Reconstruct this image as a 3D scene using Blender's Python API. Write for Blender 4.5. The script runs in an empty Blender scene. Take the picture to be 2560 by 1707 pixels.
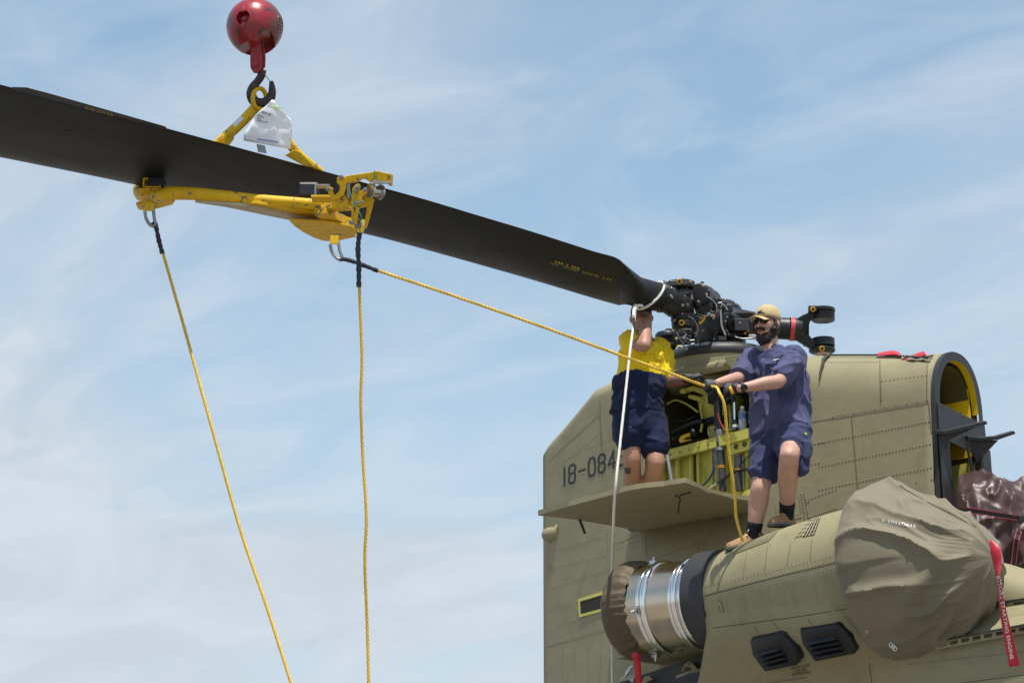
import bpy, bmesh, math, random
from mathutils import Vector as V, Matrix, noise
from mathutils.bvhtree import BVHTree
R = math.radians
random.seed(7)
scene = bpy.context.scene
C0 = scene.collection
# ------------------------------------------------------------------ camera
# Frame: X = helicopter's nose, Y = its port side, Z = up; the rotor mast stands on the origin.
CAM = V((12.397, -14.981, 0.0)); FPX = 6319.0; PITCH = R(15.9); YAW = R(44.5)
HF = V((-math.sin(YAW), math.cos(YAW), 0)); RT = V((math.cos(YAW), math.sin(YAW), 0))
FW = HF*math.cos(PITCH) + V((0, 0, math.sin(PITCH))); UPV = -HF*math.sin(PITCH) + V((0, 0, math.cos(PITCH)))
cd = bpy.data.cameras.new('camera'); cam = bpy.data.objects.new('camera', cd); C0.objects.link(cam)
cd.sensor_width = 36; cd.lens = FPX/2560*36; cd.clip_start = 0.1; cd.clip_end = 20000
cam.matrix_world = Matrix((( RT.x, UPV.x, -FW.x, CAM.x), (RT.y, UPV.y, -FW.y, CAM.y), (RT.z, UPV.z, -FW.z, CAM.z), (0, 0, 0, 1)))
scene.camera = cam
# ------------------------------------------------------------------ sky, sun, exposure
SUN = V((0.26, -0.16, 1.0)).normalized()
w = bpy.data.worlds.new('World'); scene.world = w; w.use_nodes = True
nt = w.node_tree; nt.nodes.clear(); N = nt.nodes.new; L = nt.links.new
out = N('ShaderNodeOutputWorld'); bg = N('ShaderNodeBackground'); bg.inputs[1].default_value = 0.13
sky = N('ShaderNodeTexSky'); sky.sky_type = 'NISHITA'; sky.sun_disc = False
sky.sun_elevation = math.asin(SUN.z); sky.sun_rotation = math.atan2(SUN.x, SUN.y)
sky.air_density = 1.0; sky.dust_density = 0.25; sky.ozone_density = 1.0
tc = N('ShaderNodeTexCoord'); sep = N('ShaderNodeSeparateXYZ'); L(tc.outputs['Generated'], sep.inputs[0])
zz = N('ShaderNodeMath'); zz.operation = 'MAXIMUM'; zz.inputs[1].default_value = 0.0; L(sep.outputs[2], zz.inputs[0])
za = N('ShaderNodeMath'); za.operation = 'ADD'; za.inputs[1].default_value = 0.16; L(zz.outputs[0], za.inputs[0])
dv = N('ShaderNodeVectorMath'); dv.operation = 'DIVIDE'; cmb = N('ShaderNodeCombineXYZ')
for i in range(3): L(za.outputs[0], cmb.inputs[i])
L(tc.outputs['Generated'], dv.inputs[0]); L(cmb.outputs[0], dv.inputs[1])
mp = N('ShaderNodeMapping'); mp.inputs['Rotation'].default_value = (0, 0, R(60)); mp.inputs['Scale'].default_value = (1.0, 1.7, 1.0)
mp.inputs['Location'].default_value = (5.5, 0.4, 6)
L(dv.outputs[0], mp.inputs[0])
def wnoise(scale, detail, rough, dist):
    n = N('ShaderNodeTexNoise'); n.inputs['Scale'].default_value = scale; n.inputs['Detail'].default_value = detail
    n.inputs['Roughness'].default_value = rough; n.inputs['Distortion'].default_value = dist; L(mp.outputs[0], n.inputs['Vector']); return n
n1 = wnoise(0.9, 7, 0.50, 0.5); n2 = wnoise(3.4, 9, 0.58, 1.2)
r1 = N('ShaderNodeMapRange'); r1.inputs[1].default_value = 0.38; r1.inputs[2].default_value = 0.62; L(n1.outputs[0], r1.inputs[0]); r1.interpolation_type = 'SMOOTHSTEP'
r2 = N('ShaderNodeMapRange'); r2.inputs[1].default_value = 0.44; r2.inputs[2].default_value = 0.68; L(n2.outputs[0], r2.inputs[0])
mm = N('ShaderNodeMath'); mm.operation = 'MULTIPLY_ADD'; mm.inputs[1].default_value = 0.22; L(r2.outputs[0], mm.inputs[0])
ml = N('ShaderNodeMath'); ml.operation = 'MULTIPLY'; ml.inputs[1].default_value = 0.46; L(r1.outputs[0], ml.inputs[0]); L(ml.outputs[0], mm.inputs[2])
# the veil of thin cloud is thicker towards the horizon (longer path through it)
hz = N('ShaderNodeMapRange'); hz.inputs[1].default_value = 0.12; hz.inputs[2].default_value = 0.38; hz.inputs[3].default_value = 0.80; hz.inputs[4].default_value = 0.10
L(sep.outputs[2], hz.inputs[0])
fa = N('ShaderNodeMath'); fa.operation = 'ADD'; fa.use_clamp = True; L(mm.outputs[0], fa.inputs[0]); L(hz.outputs[0], fa.inputs[1])
cl = N('ShaderNodeMath'); cl.operation = 'MINIMUM'; cl.inputs[1].default_value = 0.97; L(fa.outputs[0], cl.inputs[0])
mix = N('ShaderNodeMix'); mix.data_type = 'RGBA'; L(cl.outputs[0], mix.inputs[0])
skm = N('ShaderNodeVectorMath'); skm.operation = 'MULTIPLY'; skm.inputs[1].default_value = (0.97, 1.12, 1.04); L(sky.outputs[0], skm.inputs[0])
L(skm.outputs[0], mix.inputs[6]); mix.inputs[7].default_value = (3.85, 4.25, 4.75, 1)
r3 = N('ShaderNodeMapRange'); r3.inputs[1].default_value = 0.35; r3.inputs[2].default_value = 0.70; r3.inputs[3].default_value = 0.965; r3.inputs[4].default_value = 1.085; L(n2.outputs[0], r3.inputs[0])
cv = N('ShaderNodeVectorMath'); cv.operation = 'SCALE'; cv.inputs[0].default_value = (3.85, 4.28, 4.72); L(r3.outputs[0], cv.inputs[3]); L(cv.outputs[0], mix.inputs[7])
L(mix.outputs[2], bg.inputs[0]); L(bg.outputs[0], out.inputs[0])
ld = bpy.data.lights.new('sun', 'SUN'); ld.energy = 4.5; ld.angle = R(0.6); ld.color = (1.0, 0.955, 0.88)
so = bpy.data.objects.new('sun', ld); C0.objects.link(so); so.rotation_euler = SUN.to_track_quat('Z', 'Y').to_euler(); so.location = (0, 0, 30)
vs = scene.view_settings; vs.view_transform = 'Standard'; vs.look = 'None'; vs.exposure = 0.30; vs.gamma = 1; vs.use_curve_mapping = False
scene.render.engine = 'CYCLES'
# ------------------------------------------------------------------ photo measurements -> places
def ray(px, py): return FW + RT*((px-1280)/FPX) + UPV*((853.5-py)/FPX)
def at(px, py, ax, v):
    d = ray(px, py); return CAM + d*((v-CAM[ax])/d[ax])
def PY(px, py, y): return at(px, py, 1, y)
def PZ(px, py, z): return at(px, py, 2, z)
def W(px, py, d): return CAM + ray(px, py)*d
def depth(p): return (V(p)-CAM).dot(FW)
def lerp(a, b, t): return a+(b-a)*t
# ------------------------------------------------------------------ materials
MATS = {}
def mat(name, col, rough=0.5, metal=0.0, var=0.06, vs=5.0, bump=0.0, bs=60.0, wear=None, ws=9.0, wt=(0.60, 0.66), spec=0.5, coat=0.0, fabric=0.0, stretch=None, detail=6, rvar=0.0, alpha=1.0, trans=0.0, ior=1.45, dirt=None):
    m = bpy.data.materials.new(name); m.use_nodes = True; t = m.node_tree; b = t.nodes['Principled BSDF']
    Nn = t.nodes.new; Ln = t.links.new
    tcd = Nn('ShaderNodeTexCoord'); mpn = Nn('ShaderNodeMapping'); Ln(tcd.outputs['Object'], mpn.inputs[0])
    if stretch: mpn.inputs['Scale'].default_value = stretch
    def nz(s, d=detail, dist=0.0, ro=0.55):
        n = Nn('ShaderNodeTexNoise'); n.inputs['Scale'].default_value = s; n.inputs['Detail'].default_value = d; n.inputs['Distortion'].default_value = dist; n.inputs['Roughness'].default_value = ro
        Ln(mpn.outputs[0], n.inputs['Vector']); return n
    c = (*col, 1)
    n = nz(vs); mr = Nn('ShaderNodeMapRange'); mr.inputs[1].default_value = 0.3; mr.inputs[2].default_value = 0.7; mr.inputs[3].default_value = 1-var; mr.inputs[4].default_value = 1+var
    Ln(n.outputs[0], mr.inputs[0])
    mu = Nn('ShaderNodeVectorMath'); mu.operation = 'SCALE'; mu.inputs[0].default_value = col; Ln(mr.outputs[0], mu.inputs[3]); cur = mu.outputs[0]
    def over(cur, colour, scale, lo, hi, dist=1.0):
        nn = nz(scale, 8, dist, 0.6); rr = Nn('ShaderNodeMapRange'); rr.inputs[1].default_value = lo; rr.inputs[2].default_value = hi; Ln(nn.outputs[0], rr.inputs[0])
        mx = Nn('ShaderNodeMix'); mx.data_type = 'RGBA'; Ln(rr.outputs[0], mx.inputs[0]); Ln(cur, mx.inputs[6]); mx.inputs[7].default_value = (*colour, 1)
        return mx.outputs[2], rr.outputs[0]
    if dirt: cur, _ = over(cur, dirt[0], dirt[1], dirt[2], dirt[3])
    if wear: cur, _ = over(cur, wear, ws, wt[0], wt[1], 1.5)
    Ln(cur, b.inputs['Base Color'])
    b.inputs['Roughness'].default_value = rough; b.inputs['Metallic'].default_value = metal; b.inputs['Specular IOR Level'].default_value = spec
    b.inputs['Coat Weight'].default_value = coat; b.inputs['IOR'].default_value = ior; b.inputs['Transmission Weight'].default_value = trans; b.inputs['Alpha'].default_value = alpha
    if fabric: b.inputs['Sheen Weight'].default_value = fabric; b.inputs['Sheen Roughness'].default_value = 0.6
    if rvar:
        n3 = nz(vs*1.7); m3 = Nn('ShaderNodeMapRange'); m3.inputs[1].default_value = 0.3; m3.inputs[2].default_value = 0.7; m3.inputs[3].default_value = rough-rvar; m3.inputs[4].default_value = rough+rvar
        Ln(n3.outputs[0], m3.inputs[0]); Ln(m3.outputs[0], b.inputs['Roughness'])
    if bump:
        n4 = nz(bs); bp = Nn('ShaderNodeBump'); bp.inputs['Strength'].default_value = 1.0; bp.inputs['Distance'].default_value = bump; Ln(n4.outputs[0], bp.inputs['Height']); Ln(bp.outputs[0], b.inputs['Normal'])
    MATS[name] = m; return m
KH = (0.282, 0.251, 0.148)
mat('khaki', KH, 0.6, var=0.05, vs=2.2, bump=0.007, bs=4.0, rvar=0.06, spec=0.3, dirt=((0.205, 0.180, 0.104), 3.0, 0.52, 0.85))
mat('seam_line', (0.14, 0.122, 0.072), 0.8)
mat('rivet', (0.215, 0.190, 0.110), 0.5, spec=0.4)
mat('khaki_light', (0.33, 0.285, 0.165), 0.5, var=0.04, vs=3)
mat('dark_paint', (0.036, 0.037, 0.041), 0.5, var=0.12, vs=4, rvar=0.08)
mat('scoop_black', (0.010, 0.011, 0.013), 0.45, var=0.15)
mat('blade_black', (0.0150, 0.0150, 0.0152), 0.5, var=0.10, vs=1.6, rvar=0.06, stretch=(3, 0.6, 3), dirt=((0.024, 0.0225, 0.021), 2.0, 0.58, 0.85), spec=0.35)
mat('hub_black', (0.012, 0.013, 0.015), 0.42, var=0.25, vs=8, rvar=0.1, dirt=((0.05, 0.05, 0.05), 9.0, 0.62, 0.85))
mat('ring_grey', (0.032, 0.032, 0.035), 0.5, var=0.15, vs=6, dirt=((0.07, 0.068, 0.065), 4.0, 0.55, 0.8))
mat('yellow', (0.72, 0.43, 0.008), 0.5, spec=0.35, var=0.08, vs=7, wear=(0.17, 0.135, 0.09), ws=15, wt=(0.60, 0.62), dirt=((0.55, 0.31, 0.008), 4.0, 0.5, 0.75), bump=0.001, bs=25)
mat('yellow_clean', (0.80, 0.47, 0.01), 0.4, var=0.04)
mat('nut_yellow', (0.80, 0.40, 0.01), 0.4, var=0.04)
mat('inner_yellow', (0.75, 0.52, 0.01), 0.5, var=0.05)
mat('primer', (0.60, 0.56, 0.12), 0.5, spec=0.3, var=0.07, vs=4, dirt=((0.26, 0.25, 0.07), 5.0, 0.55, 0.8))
mat('primer_shaded', (0.10, 0.09, 0.035), 0.6, var=0.2, vs=6)  # primer darkened: shade inside the bay and frame put into the colour
mat('steel', (0.55, 0.55, 0.55), 0.28, 1.0, var=0.1, vs=10, rvar=0.08)
mat('galv', (0.30, 0.30, 0.29), 0.45, 0.8, var=0.2, vs=15)
mat('exhaust_steel', (0.66, 0.56, 0.43), 0.22, 1.0, var=0.08, vs=3, rvar=0.035, dirt=((0.50, 0.40, 0.26), 2.2, 0.42, 0.75))
mat('bead_steel', (0.85, 0.84, 0.82), 0.10, 1.0, var=0.04, rvar=0.03)
mat('ball_red', (0.30, 0.014, 0.024), 0.34, var=0.15, vs=5, coat=0.3, dirt=((0.11, 0.048, 0.040), 4.5, 0.45, 0.62), wear=(0.045, 0.032, 0.026), ws=11, wt=(0.60, 0.66), bump=0.002, bs=18)
mat('hook_dark', (0.050, 0.032, 0.032), 0.4, 0.2, var=0.3, vs=12, wear=(0.16, 0.04, 0.04), ws=6)
mat('rope_yellow', (0.72, 0.47, 0.06), 0.6, var=0.12, vs=40)
mat('rope_white', (0.72, 0.70, 0.65), 0.7, var=0.10, vs=40)
mat('rope_sleeve', (0.020, 0.024, 0.036), 0.55, var=0.2, vs=30)
mat('cover_cloth', (0.182, 0.156, 0.103), 0.62, var=0.08, vs=3, fabric=0.1, bump=0.0012, bs=70, spec=0.25, dirt=((0.150, 0.127, 0.080), 2.5, 0.5, 0.8))
mat('exh_cloth', (0.105, 0.079, 0.048), 0.55, var=0.12, vs=8, fabric=0.03, spec=0.3, bump=0.006, bs=40)
mat('tarp', (0.060, 0.030, 0.027), 0.43, var=0.15, vs=4, bump=0.003, bs=26, rvar=0.06, coat=0.0)
mat('strap_black', (0.016, 0.016, 0.018), 0.6)
mat('strap_pink', (0.55, 0.08, 0.12), 0.6)
mat('ribbon', (0.52, 0.006, 0.022), 0.42, var=0.06, fabric=0.1)
mat('letter_white', (0.80, 0.78, 0.76), 0.5, var=0.03)
mat('letter_black', (0.022, 0.022, 0.022), 0.6, var=0.05)
mat('letter_yellow', (0.38, 0.30, 0.05), 0.6, var=0.3, vs=60)
mat('gap', (0.028, 0.024, 0.016), 0.8)
mat('paper', (0.88, 0.89, 0.91), 0.35, var=0.02, bump=0.004, bs=12)
mat('sticker', (0.72, 0.72, 0.70), 0.4)
mat('lime', (0.45, 0.80, 0.05), 0.5)
mat('green_wire', (0.10, 0.42, 0.22), 0.5)
mat('skin', (0.50, 0.285, 0.210), 0.52, var=0.08, vs=12, dirt=((0.46, 0.215, 0.160), 8.0, 0.48, 0.75), bump=0.0015, bs=60)
mat('skin_tan', (0.42, 0.225, 0.155), 0.5, dirt=((0.36, 0.165, 0.115), 8.0, 0.48, 0.75), var=0.10, vs=9)
mat('tattoo', (0.17, 0.09, 0.075), 0.5, var=0.3, vs=14, wear=(0.30, 0.06, 0.05), ws=14, wt=(0.52, 0.6))
mat('tattoo_ink', (0.07, 0.06, 0.06), 0.6, var=0.2)
mat('hair', (0.022, 0.015, 0.011), 0.7, var=0.5, vs=50, dirt=((0.12, 0.10, 0.085), 45.0, 0.55, 0.75), bump=0.004, bs=160)
mat('lip', (0.36, 0.11, 0.09), 0.45)
mat('shirt_blue', (0.070, 0.071, 0.155), 0.8, var=0.12, vs=7, spec=0.2, fabric=0.08, bump=0.008, bs=13, dirt=((0.046, 0.046, 0.110), 4, 0.5, 0.7))
mat('shorts_navy', (0.036, 0.042, 0.100), 0.85, var=0.12, vs=7, spec=0.2, fabric=0.06, bump=0.008, bs=13)
mat('shirt_yellow', (0.85, 0.58, 0.003), 0.7, spec=0.2, var=0.05, vs=9, fabric=0.1, bump=0.008, bs=15)
mat('navy', (0.012, 0.016, 0.052), 0.85, spec=0.2, var=0.12, vs=8, fabric=0.04, bump=0.008, bs=14)
mat('cap_tan', (0.50, 0.37, 0.17), 0.75, var=0.05, fabric=0.2, bump=0.003, bs=60)
mat('cap_brown', (0.10, 0.072, 0.055), 0.7, var=0.1)
mat('cap_orange', (0.65, 0.18, 0.03), 0.6)
mat('glass_dark', (0.010, 0.009, 0.008), 0.06, spec=0.9)
mat('glove_black', (0.014, 0.014, 0.016), 0.6, var=0.3, vs=30, wear=(0.16, 0.16, 0.17), ws=30, wt=(0.60, 0.66))
mat('glove_grey', (0.06, 0.06, 0.065), 0.6)
mat('boot_tan', (0.33, 0.185, 0.080), 0.7, var=0.12, vs=18, bump=0.002, bs=60)
mat('sole', (0.085, 0.078, 0.070), 0.8, var=0.1)
mat('sole_light', (0.20, 0.185, 0.16), 0.8)
mat('sock', (0.012, 0.012, 0.016), 0.85)
mat('bottle', (0.62, 0.66, 0.68), 0.12, var=0.03, alpha=0.45)
mat('bottle_label', (0.10, 0.20, 0.42), 0.4, var=0.3, vs=40)
mat('hose_black', (0.014, 0.014, 0.014), 0.5)
mat('hose_blue', (0.02, 0.06, 0.16), 0.4)
mat('wire_red', (0.50, 0.03, 0.02), 0.5)
mat('rod_chrome', (0.80, 0.80, 0.80), 0.12, 1.0)
mat('cyl_grey', (0.055, 0.055, 0.058), 0.35, var=0.1)
mat('band_red', (0.52, 0.045, 0.055), 0.5)
mat('bronze', (0.46, 0.30, 0.20), 0.35, 0.4, var=0.2)
mat('plastic_sheet', (0.66, 0.65, 0.62), 0.4, var=0.08, bump=0.01, bs=12)
mat('cord_green', (0.045, 0.048, 0.030), 0.8)
mat('concrete', (0.20, 0.185, 0.165), 0.85, var=0.12, vs=0.4, dirt=((0.14, 0.13, 0.12), 0.15, 0.5, 0.8))
mat('ledge_sunlit', (0.60, 0.54, 0.42), 0.6)  # sunlight on the ledge put into its colour, paler than the khaki
# ------------------------------------------------------------------ mesh builder
class MB:
    def __init__(s): s.v = []; s.f = []
    def add(s, vs, fs):
        o = len(s.v); s.v += [V(p) for p in vs]; s.f += [tuple(i+o for i in f) for f in fs]; return s
    def rings(s, rings, closed=True, cap0=True, cap1=True):
        n = len(rings[0]); vs = [p for r in rings for p in r]; fs = []
        for i in range(len(rings)-1):
            for j in range(n if closed else n-1):
                k = (j+1) % n; fs.append((i*n+j, i*n+k, (i+1)*n+k, (i+1)*n+j))
        if closed and cap0: fs.append(tuple(reversed(range(n))))
        if closed and cap1: fs.append(tuple((len(rings)-1)*n+j for j in range(n)))
        return s.add(vs, fs)
    def grid(s, g): return s.rings(g, closed=False)
    def tube(s, pts, rad, n=10, cap=True, flat=1.0, upv=None):
        pts = [V(p) for p in pts]; m = len(pts)
        if not hasattr(rad, '__len__'): rad = [rad]*m
        tg = [(pts[min(i+1, m-1)]-pts[max(i-1, 0)]).normalized() for i in range(m)]
        u = V(upv) if upv else (V((0, 0, 1)) if abs(tg[0].z) < 0.9 else V((1, 0, 0)))
        rs = []
        for i in range(m):
            u = (u - tg[i]*u.dot(tg[i]))
            if u.length < 1e-5: u = tg[i].orthogonal()
            u.normalize(); b = tg[i].cross(u)
            rs.append([pts[i] + (u*math.cos(2*math.pi*k/n)*flat + b*math.sin(2*math.pi*k/n))*rad[i] for k in range(n)])
        return s.rings(rs, True, cap, cap)
    def cyl(s, a, b, r, n=16, r2=None): return s.tube([a, b], [r, r if r2 is None else r2], n)
    def lathe(s, o, ax, prof, n=24, cap=True):
        o = V(o); ax = V(ax).normalized(); u = ax.orthogonal().normalized(); b = ax.cross(u)
        return s.rings([[o + ax*z + (u*math.cos(2*math.pi*k/n) + b*math.sin(2*math.pi*k/n))*max(r, 1e-4) for k in range(n)] for r, z in prof], True, cap, cap)
    def box(s, c, ax, ay, az):           # centre and three half-axis vectors
        c = V(c); ax = V(ax); ay = V(ay); az = V(az)
        vs = [c+ax*i+ay*j+az*k for i in (-1, 1) for j in (-1, 1) for k in (-1, 1)]
        return s.add(vs, [(0, 1, 3, 2), (4, 6, 7, 5), (0, 4, 5, 1), (2, 3, 7, 6), (0, 2, 6, 4), (1, 5, 7, 3)])
    def plate(s, poly, off):             # polygon extruded along vector off
        poly = [V(p) for p in poly]; off = V(off); n = len(poly)
        return s.add(poly+[p+off for p in poly], [tuple(range(n)), tuple(reversed(range(n, 2*n)))] + [(i, i+n, (i+1) % n+n, (i+1) % n) for i in range(n)])
    def sphere(s, c, r, n=16, m=10, sc=(1, 1, 1), rot=None):
        c = V(c); rs = []
        for i in range(1, m):
            a = math.pi*i/m; rs.append([V((math.sin(a)*math.cos(2*math.pi*k/n)*r*sc[0], math.sin(a)*math.sin(2*math.pi*k/n)*r*sc[1], math.cos(a)*r*sc[2])) for k in range(n)])
        if rot: rs = [[rot @ p for p in q] for q in rs]
        top = V((0, 0, r*sc[2])); 
        if rot: top = rot @ top
        o = len(s.v); s.rings([[c+p for p in q] for q in rs], True, False, False)
        a = len(s.v); s.v += [c+top, c-top]; k0 = o; k1 = o+(m-2)*n
        for k in range(n):
            s.f.append((a, k0+(k+1) % n, k0+k)); s.f.append((a+1, k1+k, k1+(k+1) % n))
        return s
    def build(s, name, m, parent=None, smooth=35, bevel=0.0, label=None, kind=None):
        me = bpy.data.meshes.new(name); me.from_pydata([tuple(p) for p in s.v], [], s.f); me.validate()
        bm = bmesh.new(); bm.from_mesh(me); bmesh.ops.recalc_face_normals(bm, faces=bm.faces)
        bm.to_mesh(me); bm.free()
        o = bpy.data.objects.new(name, me); C0.objects.link(o); me.materials.append(MATS[m] if isinstance(m, str) else m)
        if smooth:
            for p in me.polygons: p.use_smooth = True
            me.set_sharp_from_angle(angle=R(smooth))
        if parent: o.parent = parent
        if bevel:
            b = o.modifiers.new('bevel', 'BEVEL'); b.width = bevel; b.segments = 2; b.limit_method = 'ANGLE'; b.angle_limit = R(35)
        if label: o['label'] = label
        if kind: o['kind'] = kind
        return o
def thing(name, label, cat, loc=(0, 0, 0), group=None):
    o = bpy.data.objects.new(name, None); C0.objects.link(o); o.empty_display_size = 0.1
    o['label'] = label; o['category'] = cat
    if group: o['group'] = group
    return o
def tag(o, label, cat, group=None, kind=None):
    o['label'] = label; o['category'] = cat
    if group: o['group'] = group
    if kind: o['kind'] = kind
    return o
def struct(o): o['kind'] = 'structure'; return o
def mb(): return MB()
def crom(pts, n):
    """Catmull-Rom through pts, n samples per span"""
    P = [V(p) for p in pts]; out = []
    for i in range(len(P)-1):
        p0 = P[max(i-1, 0)]; p1 = P[i]; p2 = P[i+1]; p3 = P[min(i+2, len(P)-1)]
        for k in range(n):
            t = k/n; out.append(0.5*((2*p1)+(p2-p0)*t+(2*p0-5*p1+4*p2-p3)*t*t+(3*p1-p0-3*p2+p3)*t**3))
    out.append(P[-1]); return out
def interp(tab, x):
    if x <= tab[0][0]: return tab[0][1]
    for (a, va), (b, vb) in zip(tab, tab[1:]):
        if x <= b: return va+(vb-va)*(x-a)/(b-a)
    return tab[-1][1]
def smooth_interp(tab, x):
    for (a, va), (b, vb) in zip(tab, tab[1:]):
        if x <= b:
            t = max(0, (x-a)/(b-a)); return va+(vb-va)*t*t*(3-2*t)
    return tab[-1][1]
def bvh(o): return BVHTree.FromPolygons([o.matrix_world @ v.co for v in o.data.vertices], [tuple(p.vertices) for p in o.data.polygons])
def cast(px, py, trees):
    best = None
    d = ray(px, py).normalized()
    for t in (trees if isinstance(trees, (list, tuple)) else [trees]):
        h = t.ray_cast(CAM, d)
        if h[0] is not None and (best is None or h[3] < best[3]): best = h
    if best is None: return None, None
    n = best[1]; n = n if n.dot(d) < 0 else -n
    return best[0], n
def rivets(rows, trees, r, name, parent, m='rivet', hgt=0.6):
    """rows: (x0,y0,x1,y1,count); domed heads seated on the surface"""
    b = MB()
    for x0, y0, x1, y1, c in rows:
        for i in range(c):
            t = i/(c-1) if c > 1 else 0
            p, n = cast(lerp(x0, x1, t), lerp(y0, y1, t), trees)
            if p is None: continue
            u = n.orthogonal().normalized(); q = n.cross(u)
            ri = [p - n*0.001 + (u*math.cos(k*math.pi/3)+q*math.sin(k*math.pi/3))*r for k in range(6)]
            r2 = [p + n*r*hgt*0.75 + (u*math.cos(k*math.pi/3)+q*math.sin(k*math.pi/3))*r*0.6 for k in range(6)]
            b.rings([ri, r2], True, False, True)
    return b.build(name, m, parent, kind='stuff')
def seam(lines, trees, width, name, parent, m='gap', off=0.0015):
    b = MB()
    for pts in lines:
        s = []
        for (xa, ya), (xb, yb) in zip(pts, pts[1:]):
            k = max(2, int(math.hypot(xb-xa, yb-ya)/12))
            s += [cast(lerp(xa, xb, i/k), lerp(ya, yb, i/k), trees) for i in range(k)]
        s.append(cast(*pts[-1], trees)); s = [q for q in s if q[0] is not None]
        if len(s) < 2: continue
        rows = []
        for i, (p, n) in enumerate(s):
            tg = (s[min(i+1, len(s)-1)][0]-s[max(i-1, 0)][0]).normalized(); sd = tg.cross(n)
            rows.append([p+n*off-sd*width/2, p+n*off+sd*width/2])
        b.grid(rows)
    return b.build(name, m, parent, kind='stuff')
def text_mesh(txt, spacing=1.0, bold=0.0):
    cu = bpy.data.curves.new('txt', 'FONT'); cu.body = txt; cu.space_character = spacing; cu.align_x = 'LEFT'; cu.offset = bold; cu.resolution_u = 3
    o = bpy.data.objects.new('txt', cu); C0.objects.link(o); dg = bpy.context.evaluated_depsgraph_get(); dg.update()
    me = bpy.data.meshes.new_from_object(o.evaluated_get(dg)); bpy.data.objects.remove(o); bpy.data.curves.remove(cu)
    vs = [v.co.copy() for v in me.vertices]; fs = [tuple(p.vertices) for p in me.polygons]; bpy.data.meshes.remove(me)
    x0 = min(v.x for v in vs); x1 = max(v.x for v in vs); y0 = min(v.y for v in vs); y1 = max(v.y for v in vs)
    return [((v.x-x0)/(x1-x0), (v.y-y0)/(y1-y0)) for v in vs], fs
def seg_text(txt, gap=0.28, th=0.17):
    """stencil digits built from strokes, unit box"""
    S = {'0': [(.25,0,.75,0),(.75,0,1,.2),(1,.2,1,.8),(1,.8,.75,1),(.75,1,.25,1),(.25,1,0,.8),(0,.8,0,.2),(0,.2,.25,0)],
         '1': [(.5,0,.5,1)], '-': [(0,.5,1,.5)],
         '8': [(.25,0,.75,0),(.75,0,1,.15),(1,.15,1,.38),(1,.38,.8,.53),(.8,.53,1,.68),(1,.68,1,.86),(1,.86,.75,1),(.75,1,.25,1),(.25,1,0,.86),(0,.86,0,.68),(0,.68,.2,.53),(.2,.53,0,.38),(0,.38,0,.15),(0,.15,.25,0),(.2,.53,.8,.53)],
         '4': [(.8,0,.8,1),(.8,1,0,.28),(0,.28,1.05,.28)]}
    vs = []; fs = []; x = 0; wd = 0.52
    for ch in txt:
        cw = 0.16 if ch == '1' else wd
        for x0, y0, x1, y1 in S[ch]:
            a = V((x+x0*cw, y0, 0)); b2 = V((x+x1*cw, y1, 0)); d = (b2-a).normalized(); n = V((-d.y, d.x, 0))*th/2
            k = len(vs); e = d*th*0.28; n = n*0.8
            vs += [a-e-n, b2+e-n, b2+e+n, a-e+n]; fs.append((k, k+1, k+2, k+3))
        x += cw + gap
    W0 = x-gap
    return [(v.x/W0, v.y) for v in vs], fs
def decal(uvf, quad, trees, name, parent, m, off=0.003, d=None):
    """lay printed shapes on a surface; quad = bottom-left, bottom-right, top-right, top-left as seen in the photograph"""
    uv, fs = uvf; vs = []; last = d or 18
    for u, v in uv:
        p, n = cast(lerp(lerp(quad[0][0], quad[1][0], u), lerp(quad[3][0], quad[2][0], u), v), lerp(lerp(quad[0][1], quad[1][1], u), lerp(quad[3][1], quad[2][1], u), v), trees)
        if p is not None: last = depth(p); break
    for u, v in uv:
        x = lerp(lerp(quad[0][0], quad[1][0], u), lerp(quad[3][0], quad[2][0], u), v)
        y = lerp(lerp(quad[0][1], quad[1][1], u), lerp(quad[3][1], quad[2][1], u), v)
        p, n = cast(x, y, trees)
        if p is None: p = W(x, y, last); n = -FW
        last = depth(p); vs.append(p+n*off)
    b = MB(); b.add(vs, fs); return b.build(name, m, parent, smooth=0)
# ================================================================== SETTING
g = MB(); GZ = -1.3
gs = [-6000, -400, -60, -20, 0, 20, 60, 400, 6000]
g.grid([[V((x, y, GZ)) for y in gs] for x in gs]); struct(g.build('ground', 'concrete', None, 0))
# ================================================================== HELICOPTER
heli = thing('helicopter', 'khaki military helicopter with open rear pylon, engine pod and bare rotor head', 'helicopter', (0, 0, 0))
WTAB = [(-1.93, .030), (-1.0, .315), (-.4, .475), (0, .49), (.5, .445), (1.2, .37), (2.20, .292), (9, .29)]
ZTAB = [(-1.93, 4.925), (-1.86, 4.99), (-1.3, 5.27), (-1.15, 5.345), (-.75, 5.37), (-.45, 5.26), (.45, 5.26), (.7, 5.235), (1.14, 5.165), (1.84, 5.035), (2.2, 4.985)]
HTAB = [(-1.93, .05), (-1.7, .12), (-.42, .20), (-.40, .22), (.70, .16), (1.3, .36), (2.2, .42)]
def pz(X): return interp(ZTAB, X)
def pw(X): return interp(WTAB, X)
XB0, XB1, ZB0, ZB1, ZBOT = -.385, .64, 3.985, 5.115, 2.3
def zsh(X): return 5.18 if XB0-.01 <= X <= XB1+.01 else pz(X)-interp(HTAB, X)
xs = sorted(set([-1.93+.06*i for i in range(0, 26)] + [XB0, -.3, -.2, -.1, 0, .1, .2, .3, .4, .5, .58, XB1] + [.7+.075*i for i in range(0, 20)] + [2.19]))
xs = [x for x in xs if x <= 2.20 and not (XB0-.03 < x < XB0)]
tv = [0, .08, .16, .24, .32, .40, .48, (ZB0-ZBOT)/(5.18-ZBOT), .65, .72, .79, .86, .92, (ZB1-ZBOT)/(5.18-ZBOT), 1.0]
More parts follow.
